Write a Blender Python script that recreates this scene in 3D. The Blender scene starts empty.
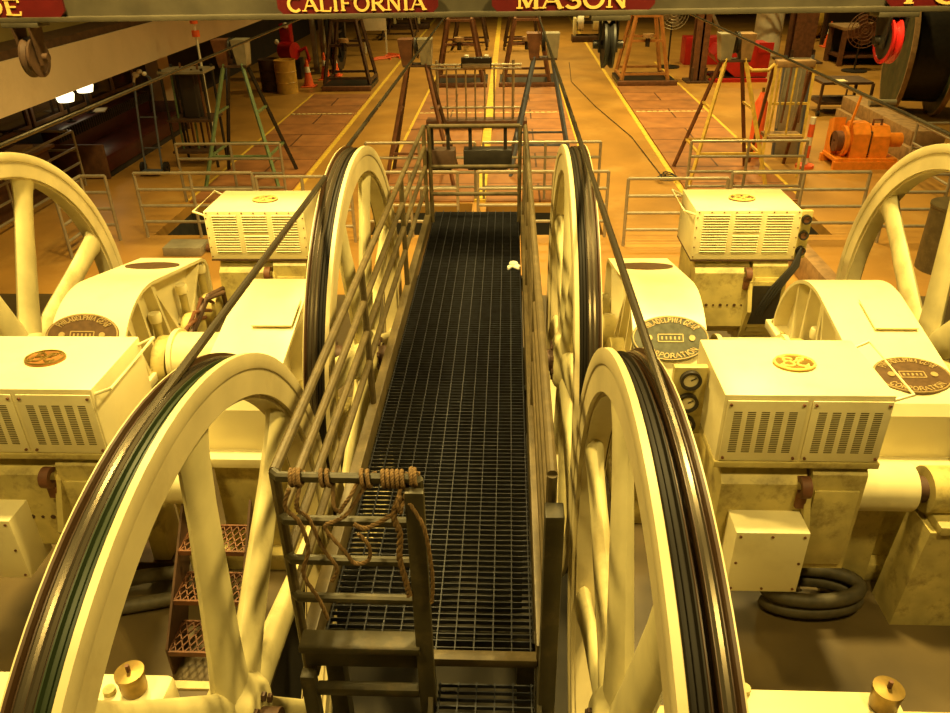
import bpy, bmesh, math, random
from mathutils import Vector, Matrix
random.seed(7)
C = bpy.context.scene.collection
S = bpy.context.scene
PI = math.pi
R = math.radians

# ------------------------------------------------------------------ camera
cd = bpy.data.cameras.new('camera'); cam = bpy.data.objects.new('camera', cd); C.objects.link(cam)
cd.sensor_fit = 'HORIZONTAL'; cd.sensor_width = 36.0; cd.lens = 769.0 / 950.0 * 36.0
cd.clip_start = 0.05; cd.clip_end = 200
cam.matrix_world = Matrix(((0.99909595, -0.00608362, 0.0420747, 0.0),
                           (0.03969617, 0.48772275, -0.8720956, 0.0),
                           (-0.01521529, 0.87297738, 0.48752332, 4.4),
                           (0, 0, 0, 1)))
S.camera = cam
# ------------------------------------------------------------------ world, lamps, exposure
w = bpy.data.worlds.new('world'); S.world = w; w.use_nodes = True
bg = w.node_tree.nodes['Background']
bg.inputs[0].default_value = (1.0, 0.62, 0.14, 1); bg.inputs[1].default_value = 0.006
S.view_settings.view_transform = 'Standard'; S.view_settings.look = 'None'
S.view_settings.gamma = 1.0; S.view_settings.use_curve_mapping = False
S.view_settings.exposure = -0.62
SODIUM = (1.0, 0.73, 0.225)
def lamp(x, y, z, e, size=0.7, col=SODIUM):
    l = bpy.data.lights.new('high_bay_lamp', 'AREA'); l.shape = 'DISK'; l.size = size; l.energy = e; l.color = col; l.spread = R(125)
    o = bpy.data.objects.new('high_bay_lamp', l); C.objects.link(o); o.location = (x, y, z)
for x, y, e in ((-3.0, 5.3, 800), (2.2, 5.3, 800), (-3.0, 8.6, 420), (2.4, 8.6, 420),
                (-3.4, 13.5, 170), (0.4, 14.0, 380), (4.6, 13.5, 400), (0.5, 20.5, 700), (5.5, 20.0, 520),
                (-0.5, 27.5, 700), (9.0, 25.0, 520), (0.5, 36.0, 800), (10.5, 33.5, 380)):
    lamp(x, y, 7.6, e)
lamp(-2.8, 0.9, 7.6, 300); lamp(2.4, 0.9, 7.6, 300)

# ------------------------------------------------------------------ materials
def mat(name, col, rough=0.5, metal=0.0, var=0.25, scale=6.0, dirt=None, dirt_amt=0.5, bump=0.0, spec=0.5, dscale=None, detail=4.0):
    m = bpy.data.materials.new(name); m.use_nodes = True
    nt = m.node_tree; b = nt.nodes['Principled BSDF']
    b.inputs['Roughness'].default_value = rough; b.inputs['Metallic'].default_value = metal
    b.inputs['Specular IOR Level'].default_value = spec
    tc = nt.nodes.new('ShaderNodeTexCoord')
    n = nt.nodes.new('ShaderNodeTexNoise'); n.inputs['Scale'].default_value = scale; n.inputs['Detail'].default_value = detail
    nt.links.new(tc.outputs['Object'], n.inputs['Vector'])
    r = nt.nodes.new('ShaderNodeValToRGB')
    lo = tuple(c * (1 - var) for c in col) + (1,); hi = tuple(min(1, c * (1 + var * 0.4)) for c in col) + (1,)
    r.color_ramp.elements[0].position = 0.3; r.color_ramp.elements[0].color = lo
    r.color_ramp.elements[1].position = 0.7; r.color_ramp.elements[1].color = hi
    nt.links.new(n.outputs['Fac'], r.inputs['Fac'])
    out = r.outputs['Color']
    if dirt:
        n2 = nt.nodes.new('ShaderNodeTexNoise'); n2.inputs['Scale'].default_value = dscale or scale * 0.6
        n2.inputs['Detail'].default_value = 8; n2.inputs['Roughness'].default_value = 0.7
        nt.links.new(tc.outputs['Object'], n2.inputs['Vector'])
        r2 = nt.nodes.new('ShaderNodeValToRGB'); r2.color_ramp.elements[0].position = 0.52; r2.color_ramp.elements[1].position = 0.72
        r2.color_ramp.elements[1].color = (dirt_amt,) * 3 + (1,)
        nt.links.new(n2.outputs['Fac'], r2.inputs['Fac'])
        mx = nt.nodes.new('ShaderNodeMixRGB'); mx.inputs['Color2'].default_value = dirt + (1,)
        nt.links.new(r2.outputs['Color'], mx.inputs['Fac']); nt.links.new(out, mx.inputs['Color1'])
        out = mx.outputs['Color']
    nt.links.new(out, b.inputs['Base Color'])
    if bump:
        bp = nt.nodes.new('ShaderNodeBump'); bp.inputs['Strength'].default_value = bump; bp.inputs['Distance'].default_value = 0.01
        nt.links.new(n.outputs['Fac'], bp.inputs['Height']); nt.links.new(bp.outputs['Normal'], b.inputs['Normal'])
    return m
def glow(name, col, e):
    m = bpy.data.materials.new(name); m.use_nodes = True
    b = m.node_tree.nodes['Principled BSDF']; b.inputs['Base Color'].default_value = col + (1,)
    b.inputs['Emission Color'].default_value = col + (1,); b.inputs['Emission Strength'].default_value = e
    return m
CREAM = mat('cream_paint', (0.74, 0.655, 0.36), 0.38, 0, 0.05, 3.0, (0.40, 0.29, 0.09), 0.28)
CREAMD = mat('worn_shaded_cream', (0.50, 0.405, 0.135), 0.5, 0, 0.3, 5.0, (0.09, 0.05, 0.014), 0.85, dscale=4.5)  # worn, dirty paint; darker yellow base also carries shade on the machine sides
SHEAVE = mat('sheave_cream', (0.60, 0.50, 0.25), 0.42, 0, 0.2, 2.5, (0.30, 0.20, 0.06), 0.45)
SPOKEM = mat('spoke_cream', (0.66, 0.57, 0.27), 0.5, 0, 0.25, 3.0, (0.28, 0.19, 0.06), 0.6)
GREASE = mat('greasy_black', (0.014, 0.011, 0.007), 0.5, 0.0, 0.15, 2, spec=0.12)
TREAD = mat('sheave_tread', (0.055, 0.027, 0.010), 0.38, 0.1, 0.1, 2, spec=0.3)
FLANGE = mat('brown_flange', (0.055, 0.026, 0.009), 0.45, 0.0, 0.15, 2, spec=0.25)
GREENL = mat('green_groove_lining', (0.022, 0.032, 0.012), 0.4, 0.0, 0.1, 2, spec=0.2)
CABLE = mat('cable_steel', (0.10, 0.08, 0.05), 0.26, 0.7, 0.08, 3)
CABLE2 = mat('greased_cable', (0.16, 0.11, 0.05), 0.3, 0.5, 0.35, 30)
OLIVE = mat('olive_rail_paint', (0.095, 0.068, 0.027), 0.45, 0.1, 0.3, 9, (0.24, 0.17, 0.08), 0.35, dscale=14)
DKRAIL = mat('dark_olive_steel', (0.045, 0.036, 0.016), 0.45, 0.2, 0.3, 9, (0.2, 0.14, 0.06), 0.3)
GALV = mat('galvanised_pipe', (0.36, 0.30, 0.20), 0.4, 0.4, 0.2, 10)
GRATE = mat('grating_steel', (0.042, 0.042, 0.048), 0.42, 0.5, 0.3, 15)
PITM = mat('shaded_pit_concrete', (0.03, 0.024, 0.014), 0.8, 0, 0.4, 3)  # near-black base puts the shade under the deck into the concrete colour
RUST = mat('rust_brown_steel', (0.17, 0.065, 0.025), 0.6, 0.1, 0.4, 8, (0.06, 0.03, 0.015), 0.5)
RUSTD = mat('dark_rust_steel', (0.085, 0.042, 0.02), 0.6, 0.2, 0.4, 8)
GREENP = mat('green_ladder_paint', (0.13, 0.19, 0.08), 0.5, 0, 0.3, 9)
BLUEP = mat('blue_grey_paint', (0.10, 0.11, 0.14), 0.5, 0, 0.3, 9)
YELL = mat('yellow_ladder_paint', (0.62, 0.40, 0.06), 0.5, 0, 0.3, 9, (0.25, 0.13, 0.04), 0.5)
SHEET = mat('grey_sheet_metal', (0.33, 0.29, 0.2), 0.45, 0.3, 0.25, 5, (0.2, 0.12, 0.05), 0.4)
WOOD = mat('rough_timber', (0.33, 0.19, 0.075), 0.7, 0, 0.4, 7, (0.12, 0.06, 0.02), 0.5)
WOODD = mat('dark_timber', (0.13, 0.055, 0.022), 0.6, 0, 0.4, 7)
YLINE = mat('yellow_line_paint', (0.72, 0.47, 0.05), 0.6, 0, 0.25, 8, (0.35, 0.2, 0.05), 0.5, dscale=5)
WLINE = mat('pale_line_paint', (0.7, 0.55, 0.25), 0.6, 0, 0.25, 8)
BLACK = mat('black_rubber', (0.015, 0.013, 0.010), 0.5, 0, 0.3, 10)
BLACKM = mat('black_metal', (0.03, 0.024, 0.018), 0.4, 0.3, 0.3, 10)
SLOT = mat('vent_shade', (0.10, 0.075, 0.025), 0.7, 0, 0.2, 10)  # shade inside the vent openings, put into a dark colour
BRASS = mat('brass_plate', (0.26, 0.165, 0.035), 0.35, 0.6, 0.3, 20)
COPPER = mat('copper_plate', (0.36, 0.15, 0.035), 0.4, 0.5, 0.3, 20)
BRONZE = mat('bronze_plate', (0.11, 0.06, 0.022), 0.45, 0.4, 0.3, 20)
PEWTER = mat('pewter_plate', (0.10, 0.10, 0.065), 0.6, 0.0, 0.3, 20, spec=0.2)
PLTXT = mat('plate_lettering', (0.42, 0.30, 0.12), 0.4, 0.4, 0.2, 20)
SIGNR = mat('sign_maroon', (0.10, 0.006, 0.006), 0.4, 0, 0.2, 6)
GOLD = mat('gold_letters', (0.80, 0.52, 0.14), 0.4, 0, 0.15, 6)
BEAM = mat('beam_paint', (0.085, 0.07, 0.042), 0.5, 0.1, 0.3, 4, (0.05, 0.03, 0.015), 0.4)
RED = mat('red_paint', (0.42, 0.010, 0.008), 0.4, 0, 0.2, 6)
ORANGE = mat('orange_paint', (0.86, 0.26, 0.02), 0.4, 0, 0.2, 6, (0.3, 0.08, 0.01), 0.4)
CONE = mat('cone_orange', (0.85, 0.13, 0.03), 0.5, 0, 0.15, 6)
WHITE = mat('white_paint', (0.80, 0.74, 0.58), 0.5, 0, 0.12, 5)
BARREL = mat('yellow_barrel', (0.58, 0.33, 0.05), 0.5, 0, 0.3, 5, (0.3, 0.15, 0.04), 0.5)
GREENR = mat('green_reel', (0.04, 0.048, 0.018), 0.55, 0, 0.5, 4, (0.2, 0.13, 0.05), 0.5)
ROPE = mat('manila_rope', (0.17, 0.095, 0.03), 0.85, 0, 0.45, 60)
LEATHER = mat('red_leather', (0.06, 0.010, 0.007), 0.4, 0, 0.3, 6)
WALLW = mat('gallery_white', (0.58, 0.44, 0.28), 0.7, 0, 0.15, 0.8, (0.36, 0.24, 0.13), 0.4)  # white wall toned down: its weaker light is put into the base colour
WALLD = mat('dark_wall', (0.03, 0.02, 0.012), 0.8, 0, 0.3, 3)
WALLM = mat('mustard_wall', (0.36, 0.25, 0.07), 0.7, 0, 0.2, 2)
WALLB = mat('back_wall', (0.22, 0.15, 0.07), 0.8, 0, 0.4, 1.5)
GLASS = mat('dark_glass', (0.03, 0.02, 0.012), 0.08, 0, 0.2, 2)
HOSE = mat('grey_hose', (0.085, 0.068, 0.034), 0.6, 0, 0.3, 20)
PAPER = mat('paper', (0.78, 0.68, 0.42), 0.7, 0, 0.1, 8)
GAUGE = mat('gauge_face', (0.55, 0.48, 0.28), 0.4, 0, 0.15, 10)
LANT = glow('lit_lantern', (1.0, 0.86, 0.50), 5.0)

def floor_mat():
    m = mat('shop_floor', (0.40, 0.205, 0.042), 0.42, 0, 0.3, 0.7, (0.58, 0.36, 0.11), 0.4, dscale=0.9, detail=8)
    return m
FLOOR = floor_mat()
FLOORN = mat('machine_floor', (0.105, 0.072, 0.026), 0.45, 0, 0.4, 1.2, (0.05, 0.03, 0.012), 0.7, detail=8)
def plank_mat():
    m = mat('cover_boards', (0.36, 0.145, 0.045), 0.55, 0, 0.3, 2.2, (0.46, 0.26, 0.10), 0.35)
    nt = m.node_tree; b = nt.nodes['Principled BSDF']; src = b.inputs['Base Color'].links[0].from_socket
    tc = nt.nodes.new('ShaderNodeTexCoord'); br = nt.nodes.new('ShaderNodeTexBrick')
    br.inputs['Scale'].default_value = 1.0; br.inputs['Brick Width'].default_value = 400.0; br.inputs['Row Height'].default_value = 1.15
    br.inputs['Mortar Size'].default_value = 0.02; br.inputs['Color1'].default_value = (1, 1, 1, 1); br.inputs['Color2'].default_value = (.8, .8, .8, 1)
    br.inputs['Mortar'].default_value = (.22, .2, .18, 1)
    nt.links.new(tc.outputs['Object'], br.inputs['Vector'])
    mx = nt.nodes.new('ShaderNodeMixRGB'); mx.blend_type = 'MULTIPLY'; mx.inputs['Fac'].default_value = 1
    nt.links.new(src, mx.inputs['Color1']); nt.links.new(br.outputs['Color'], mx.inputs['Color2'])
    nt.links.new(mx.outputs['Color'], b.inputs['Base Color'])
    return m
PLANK = plank_mat()

# ------------------------------------------------------------------ geometry helpers (world coordinates)
class MB:
    def __init__(s): s.bm = bmesh.new()
    def box(s, x0, x1, y0, y1, z0, z1, bev=0.0, rot=None, piv=None):
        r = bmesh.ops.create_cube(s.bm, size=1.0); vs = r['verts']
        c = Vector(((x0 + x1) / 2, (y0 + y1) / 2, (z0 + z1) / 2))
        for v in vs: v.co = Vector((v.co.x * abs(x1 - x0), v.co.y * abs(y1 - y0), v.co.z * abs(z1 - z0)))
        if bev:
            es = list({e for v in vs for e in v.link_edges})
            rr = bmesh.ops.bevel(s.bm, geom=es, offset=bev, segments=2, affect='EDGES', profile=0.5)
            vs = list({v for f in rr['faces'] for v in f.verts} | {v for v in vs if v.is_valid})
        for v in vs:
            v.co = v.co + c
            if rot is not None:
                p = Vector(piv) if piv is not None else c
                v.co = rot @ (v.co - p) + p
        return s
    def bar(s, p0, p1, w, h, up=(0, 0, 1)):
        p0 = Vector(p0); p1 = Vector(p1); d = p1 - p0; L = d.length; d.normalize()
        u = Vector(up); a = d.cross(u)
        if a.length < 1e-4: a = d.cross(Vector((1, 0, 0)))
        a.normalize(); b = a.cross(d)
        vs = []
        for q in (p0, p1):
            for i, j in ((-1, -1), (1, -1), (1, 1), (-1, 1)):
                vs.append(s.bm.verts.new(q + a * (i * w / 2) + b * (j * h / 2)))
        for f in ((0, 1, 2, 3), (7, 6, 5, 4), (0, 4, 5, 1), (1, 5, 6, 2), (2, 6, 7, 3), (3, 7, 4, 0)):
            s.bm.faces.new([vs[k] for k in f])
        return s
    def tube(s, pts, r, n=10, closed=False, cap=True, r2=None):
        pts = [Vector(p) for p in pts]; N = len(pts); rings = []; prev = None
        for i, p in enumerate(pts):
            if closed: d = pts[(i + 1) % N] - pts[i - 1]
            elif i == 0: d = pts[1] - pts[0]
            elif i == N - 1: d = pts[-1] - pts[-2]
            else: d = (pts[i + 1] - p).normalized() + (p - pts[i - 1]).normalized()
            if d.length < 1e-9: d = Vector((0, 0, 1))
            d.normalize()
            if prev is None:
                a = d.cross(Vector((0, 0, 1)))
                if a.length < 1e-3: a = d.cross(Vector((1, 0, 0)))
            else:
                a = prev - d * prev.dot(d)
                if a.length < 1e-4: a = d.cross(Vector((0, 0, 1)))
            a.normalize(); prev = a; b = d.cross(a)
            rr = r if r2 is None else r + (r2 - r) * i / max(1, N - 1)
            rings.append([s.bm.verts.new(p + a * (rr * math.cos(2 * PI * k / n)) + b * (rr * math.sin(2 * PI * k / n))) for k in range(n)])
        M = N if closed else N - 1
        for i in range(M):
            A = rings[i]; B = rings[(i + 1) % N]
            for k in range(n): s.bm.faces.new((A[k], A[(k + 1) % n], B[(k + 1) % n], B[k]))
        if cap and not closed:
            s.bm.faces.new(rings[0][::-1]); s.bm.faces.new(rings[-1])
        return s
    def cyl(s, p0, p1, r, n=20, r2=None): return s.tube([p0, p1], r, n, r2=r2)
    def lathe(s, prof, c, axis='z', n=48, closed=False, a0=0.0, a1=2 * PI):
        # prof: list of (t along axis, radius)
        c = Vector(c); full = abs(a1 - a0 - 2 * PI) < 1e-6; rows = []
        cnt = n if full else n + 1
        for t, r in prof:
            ring = []
            for k in range(cnt):
                a = a0 + (a1 - a0) * k / n; u, v = r * math.cos(a), r * math.sin(a)
                p = {'x': Vector((t, u, v)), 'y': Vector((v, t, u)), 'z': Vector((u, v, t))}[axis]
                ring.append(s.bm.verts.new(c + p))
            rows.append(ring)
        m = len(prof)
        for i in range(m if closed else m - 1):
            A = rows[i]; B = rows[(i + 1) % m]
            for k in range(n if full else n): 
                k2 = (k + 1) % cnt if full else k + 1
                s.bm.faces.new((A[k], A[k2], B[k2], B[k]))
        if not closed and full:
            if prof[0][1] > 1e-6: s.bm.faces.new(rows[0][::-1])
            if prof[-1][1] > 1e-6: s.bm.faces.new(rows[-1])
        return s
    def prism(s, poly, x0, x1, axis='x'):
        # poly of 2D points; axis x: (y,z), axis y: (x,z), axis z: (x,y)
        def P(t, a, b): return {'x': (t, a, b), 'y': (a, t, b), 'z': (a, b, t)}[axis]
        A = [s.bm.verts.new(P(x0, *q)) for q in poly]; B = [s.bm.verts.new(P(x1, *q)) for q in poly]
        n = len(poly)
        for i in range(n): s.bm.faces.new((A[i], A[(i + 1) % n], B[(i + 1) % n], B[i]))
        s.bm.faces.new(A[::-1]); s.bm.faces.new(B)
        return s
    def strip(s, line, x0, x1, t):
        # plate of thickness t following an open (y,z) polyline between x0 and x1
        out = []
        for i, p in enumerate(line):
            a = Vector(line[max(0, i - 1)]); b = Vector(line[min(len(line) - 1, i + 1)]); d = (b - a).normalized()
            out.append((p[0] + d.y * t, p[1] - d.x * t))
        return s.prism(list(line) + out[::-1], x0, x1)
    def loft(s, secs):
        rows = [[s.bm.verts.new(p) for p in r] for r in secs]; n = len(rows[0])
        for A, B in zip(rows, rows[1:]):
            for k in range(n): s.bm.faces.new((A[k], A[(k + 1) % n], B[(k + 1) % n], B[k]))
        s.bm.faces.new(rows[0][::-1]); s.bm.faces.new(rows[-1]); return s
    def ball(s, c, r, n=16, sz=1.0):
        q = bmesh.ops.create_uvsphere(s.bm, u_segments=n, v_segments=n // 2, radius=r)
        for v in q['verts']: v.co = Vector((v.co.x, v.co.y, v.co.z * sz)) + Vector(c)
        return s
    def xform(s, M):
        for v in s.bm.verts: v.co = M @ v.co
        return s
    def build(s, name, m, parent=None, smooth=True, ang=35):
        bmesh.ops.recalc_face_normals(s.bm, faces=s.bm.faces[:])
        if parent is not None:
            off = Vector(parent.get('_w', (0, 0, 0)))
        else:
            xs = [v.co.x for v in s.bm.verts]; ys = [v.co.y for v in s.bm.verts]; zs = [v.co.z for v in s.bm.verts]
            off = Vector(((min(xs) + max(xs)) / 2, (min(ys) + max(ys)) / 2, min(zs)))
        for v in s.bm.verts: v.co -= off
        me = bpy.data.meshes.new(name); s.bm.to_mesh(me); s.bm.free(); me.materials.append(m)
        if smooth:
            me.shade_smooth(); me.set_sharp_from_angle(angle=R(ang))
        o = bpy.data.objects.new(name, me); C.objects.link(o)
        if parent is not None: o.parent = parent; WL[o.name] = off; o['_w'] = list(off)
        else: o.location = off; o['_w'] = list(off)
        return o
WL = {}
def thing(name, label, cat, loc, group=None):
    o = bpy.data.objects.new(name, None); C.objects.link(o); o.empty_display_size = 0.1
    o.location = loc; o['_w'] = list(loc); o['label'] = label; o['category'] = cat
    if group: o['group'] = group
    return o
def tag(o, label, cat, group=None):
    o['label'] = label; o['category'] = cat
    if group: o['group'] = group
    return o
def struct(o): o['kind'] = 'structure'; return o

# ------------------------------------------------------------------ stroke lettering (roman capitals)
def arcp(cx, cy, rx, ry, a0, a1, n=8):
    return [(cx + rx * math.cos(R(a0 + (a1 - a0) * i / n)), cy + ry * math.sin(R(a0 + (a1 - a0) * i / n))) for i in range(n + 1)]
GL = {  # strokes: (points, weight); serifs: x positions at the foot / head
 'A': ([([(.05, 0), (.42, 1)], .5), ([(.42, 1), (.82, 0)], 1), ([(.2, .36), (.68, .36)], .5)], [.05, .82], [], .87),
 'C': ([(arcp(.43, .5, .38, .5, 50, 310, 14), 1)], [], [], .82),
 'D': ([([(.14, 0), (.14, 1)], 1), ([(.14, 1), (.35, 1)] + arcp(.35, .5, .4, .5, 90, -90, 10) + [(.14, 0)], .8)], [.14], [.14], .82),
 'E': ([([(.14, 0), (.14, 1)], 1), ([(.14, 0), (.68, 0), (.7, .2)], .6), ([(.14, 1), (.66, 1), (.68, .8)], .6), ([(.14, .52), (.5, .52)], .6)], [.14], [.14], .76),
 'F': ([([(.14, 0), (.14, 1)], 1), ([(.14, 1), (.66, 1), (.68, .78)], .6), ([(.14, .52), (.5, .52)], .6)], [.14], [.14], .72),
 'G': ([(arcp(.43, .5, .38, .5, 50, 330, 14), 1), ([(.76, .02), (.76, .42), (.5, .42)], .8)], [], [], .86),
 'H': ([([(.14, 0), (.14, 1)], 1), ([(.72, 0), (.72, 1)], 1), ([(.14, .52), (.72, .52)], .6)], [.14, .72], [.14, .72], .86),
 'I': ([([(.16, 0), (.16, 1)], 1)], [.16], [.16], .34),
 'L': ([([(.14, 0), (.14, 1)], 1), ([(.14, 0), (.64, 0), (.67, .24)], .6)], [.14], [.14], .70),
 'M': ([([(.12, 0), (.12, 1)], .6), ([(.12, 1), (.48, .08)], 1), ([(.48, .08), (.84, 1)], .6), ([(.84, 0), (.84, 1)], 1)], [.12, .84], [.12, .84], .98),
 'N': ([([(.12, 0), (.12, 1)], .6), ([(.12, 1), (.74, 0)], 1), ([(.74, 0), (.74, 1)], .6)], [.12], [.12, .74], .88),
 'O': ([(arcp(.45, .5, .4, .5, 0, 360, 20), .9)], [], [], .90),
 'P': ([([(.14, 0), (.14, 1)], 1), ([(.14, 1), (.4, 1)] + arcp(.4, .74, .28, .26, 90, -90, 8) + [(.14, .48)], .8)], [.14], [.14], .74),
 'R': ([([(.14, 0), (.14, 1)], 1), ([(.14, 1), (.4, 1)] + arcp(.4, .75, .27, .25, 90, -90, 8) + [(.14, .5)], .8), ([(.38, .5), (.76, 0)], 1)], [.14, .76], [.14], .82),
 'S': ([(arcp(.36, .75, .27, .25, 30, 270, 10) + arcp(.36, .25, .29, .25, 90, -150, 10), .9)], [], [], .70),
 'T': ([([(.38, 0), (.38, 1)], 1), ([(.06, .8), (.06, 1), (.70, 1), (.70, .8)], .6)], [.38], [], .78),
 'W': ([([(.06, 1), (.3, 0)], 1), ([(.3, 0), (.52, 1)], .6), ([(.52, 1), (.78, 0)], 1), ([(.78, 0), (1.0, 1)], .6)], [], [.06, 1.0], 1.05),
 'Y': ([([(.05, 1), (.4, .48)], 1), ([(.4, .48), (.75, 1)], .6), ([(.4, 0), (.4, .48)], 1)], [.4], [.05, .75], .80),
}
def text_width(t, h): return sum((GL[c][3] + .12 if c in GL else .45) * h for c in t)
def letters(mb, t, place, h, wt=.16, serif=True, dep=.006):
    """place(u, v) -> (point, normal): draws the word t from u=0, baseline v=0"""
    u = 0.0; st_n = [0]
    def stroke(pts, wd, ext=True):
        st_n[0] += 1; d = dep + .0007 * (st_n[0] % 6); P = [Vector(p) for p in pts]; N = len(P)
        closed = (P[0] - P[-1]).length < 1e-4 and N > 3
        if ext and not closed:
            P[0] = P[0] - (P[1] - P[0]).normalized() * wd * .2; P[-1] = P[-1] + (P[-1] - P[-2]).normalized() * wd * .2
        rows = []
        for k in range(N):
            if closed and k in (0, N - 1): a, b = P[N - 2], P[1]
            else: a, b = P[max(0, k - 1)], P[min(N - 1, k + 1)]
            t = (b - a).normalized(); n = Vector((-t.y, t.x)); f = 1.0
            if 0 < k < N - 1:
                t0 = (P[k] - P[k - 1]).normalized(); f = 1 / max(.5, abs(Vector((-t0.y, t0.x)).dot(n)))
            r = []
            for sg in (1, -1):
                q = P[k] + n * (sg * wd / 2 * f); p, nn = place(q.x, q.y)
                r += [mb.bm.verts.new(p), mb.bm.verts.new(p + nn * d)]
            rows.append(r)
        for A, B in zip(rows, rows[1:]):
            for x, y in ((0, 1), (1, 3), (3, 2), (2, 0)): mb.bm.faces.new((A[x], A[y], B[y], B[x]))
        for r in (rows[0], rows[-1]): mb.bm.faces.new((r[0], r[1], r[3], r[2]))
    for c in t:
        if c not in GL: u += .45 * h; continue
        st, foot, head, adv = GL[c]
        for pts, k in st: stroke([(u + p[0] * h, p[1] * h) for p in pts], wt * k * h)
        if serif:
            for x in foot: stroke([(u + (x - .13) * h, .03 * h), (u + (x + .13) * h, .03 * h)], wt * .4 * h)
            for x in head: stroke([(u + (x - .13) * h, .97 * h), (u + (x + .13) * h, .97 * h)], wt * .4 * h)
        u += (adv + .12) * h

# ================================================================== FLOOR AND SHELL
def floor_cells(name, xs, ys, holes, m, z=0.0, t=0.18):
    mb = MB(); bm = mb.bm
    def inhole(cx, cy): return any(a < cx < b and c < cy < d for a, b, c, d in holes)
    V = {}
    def v(x, y):
        k = (round(x, 4), round(y, 4))
        if k not in V: V[k] = bm.verts.new((x, y, z))
        return V[k]
    for a, b in zip(xs, xs[1:]):
        for c, d in zip(ys, ys[1:]):
            if not inhole((a + b) / 2, (c + d) / 2): bm.faces.new((v(a, c), v(b, c), v(b, d), v(a, d)))
    r = bmesh.ops.extrude_face_region(bm, geom=bm.faces[:])
    for q in r['geom']:
        if isinstance(q, bmesh.types.BMVert): q.co.z -= t
    return struct(mb.build(name, m, smooth=False))
YW, YN = 5.88, 2.23                      # axes of the rear and the near sheaves
holes = [(-1.62, 0.82, -0.2, 8.1), (-4.75, -4.05, 3.8, 7.9), (3.40, 4.05, 3.8, 7.9),
         (-5.9, -4.2, 11.95, 13.6), (-2.35, -.65, 11.95, 13.6), (-.4, 1.55, 11.95, 13.6), (3.35, 5.2, 11.95, 13.6)]
XS = sorted({-16, 20} | {h[i] for h in holes for i in (0, 1)}); YS = sorted({-3, 52} | {h[i] for h in holes for i in (2, 3)} | {9.6})
def hy(lo, hi): return [h for h in holes if h[2] < hi and h[3] > lo]
floor_cells('floor', XS, [y for y in YS if y <= 9.6], hy(-3, 9.6), FLOORN)
floor_cells('floor', XS, [y for y in YS if y >= 9.6], hy(9.6, 60), FLOOR)
def pit(h, dp):
    a, b, c, d = h; mb = MB(); e = .0
    mb.box(a - .15, b + .15, c - .15, d + .15, -dp - .15, -dp)
    mb.box(a - .15, a - e, c - .15, d + .15, -dp, -.18); mb.box(b + e, b + .15, c - .15, d + .15, -dp, -.18)
    mb.box(a, b, c - .15, c - e, -dp, -.18); mb.box(a, b, d + e, d + .15, -dp, -.18)
    return struct(mb.build('trim_9', PITM, smooth=False))
for h in holes: pit(h, 1.25 if h[3] < 10 else 1.1)
# far pits where the tension carriages run (dark openings beyond the boards)
struct(MB().box(-16, 20, 51.8, 52, 0, 7).build('wall_back', WALLB))
struct(MB().box(16.2, 16.4, -3, 51.8, 0, 7).build('wall_right', WALLB))
struct(MB().box(-9.85, -9.65, -3, 51.8, 0, 2.13).build('wall_left', WALLD))
struct(MB().box(-10.6, -7.2, -3, 27, 2.13, 2.83).build('trim_1', WALLW))
struct(MB().box(-10.6, -7.24, -3, 27, 2.83, 2.95).build('trim_2', RUSTD))
struct(MB().box(-10.6, -7.9, -3, 27, 2.95, 7).build('wall_gallery', WALLM))
struct(MB().box(-9.65, -9.3, 21.2, 21.9, 0, 2.13).build('trim_3', WALLW))

# painted lines and board covers over the cable channels
def line(x, y0, y1, wd, label, m=YLINE, z=.0):
    tag(MB().box(x - wd / 2, x + wd / 2, y0, y1, z, z + .008).build('painted_line', m), label, 'floor line')
line(-4.10, 13.8, 50, .10, 'long yellow painted line left of the left aisle, beside the second channel')
line(-5.98, 13.8, 24.2, .08, 'yellow painted line on the outer side of the leftmost board-covered channel')
line(3.27, 11.0, 50, .10, 'long yellow painted line along the right edge of the open right aisle')
line(5.32, 14, 30, .08, 'yellow painted line on the outer side of the rightmost board-covered channel')
line(-2.47, 13.6, 30, .07, 'yellow painted line left of the middle channels behind the red-brown A-frame')
line(1.60, 13.6, 32, .07, 'yellow painted line right of the middle channels under the blue-grey A-frame')
tag(MB().box(-.62, -.42, 13.65, 50, .0, .05).build('curb_strip', YLINE), 'raised yellow-edged strip between the two middle channels', 'curb')
for (a, b, y0, y1, lab) in ((-5.92, -4.18, 13.65, 24.1, 'reddish board cover over the leftmost cable channel'),
                            (-2.42, -.64, 13.65, 25.0, 'reddish board cover over the channel left of the middle yellow strip'),
                            (-.40, 1.55, 13.65, 25.0, 'reddish board cover over the channel right of the middle yellow strip'),
                            (3.34, 5.26, 13.65, 25.0, 'reddish board cover over the rightmost cable channel beside the red bin')):
    tag(MB().box(a, b, y0, y1, 0.0, .035).build('board_cover', PLANK), lab, 'floor cover')
for (a, b, lab) in ((-5.9, -4.2, 'dashed pale line across the leftmost board cover'), (3.4, 5.2, 'dashed pale line across the rightmost board cover'),
                    (-2.4, -.66, 'dashed pale line across the board cover behind the red-brown A-frame'), (-.4, 1.5, 'dashed pale line across the board cover behind the blue-grey A-frame')):
    mb = MB(); n = 12
    mb.box(a, b, 21.23, 21.27, .0355, .037)
    for i in range(n):
        x = a + (b - a) * i / n; mb.box(x, x + (b - a) / n * .6, 21.2, 21.3, .036, .042)
    tag(mb.build('dashed_line', WLINE), lab, 'floor line')
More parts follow.
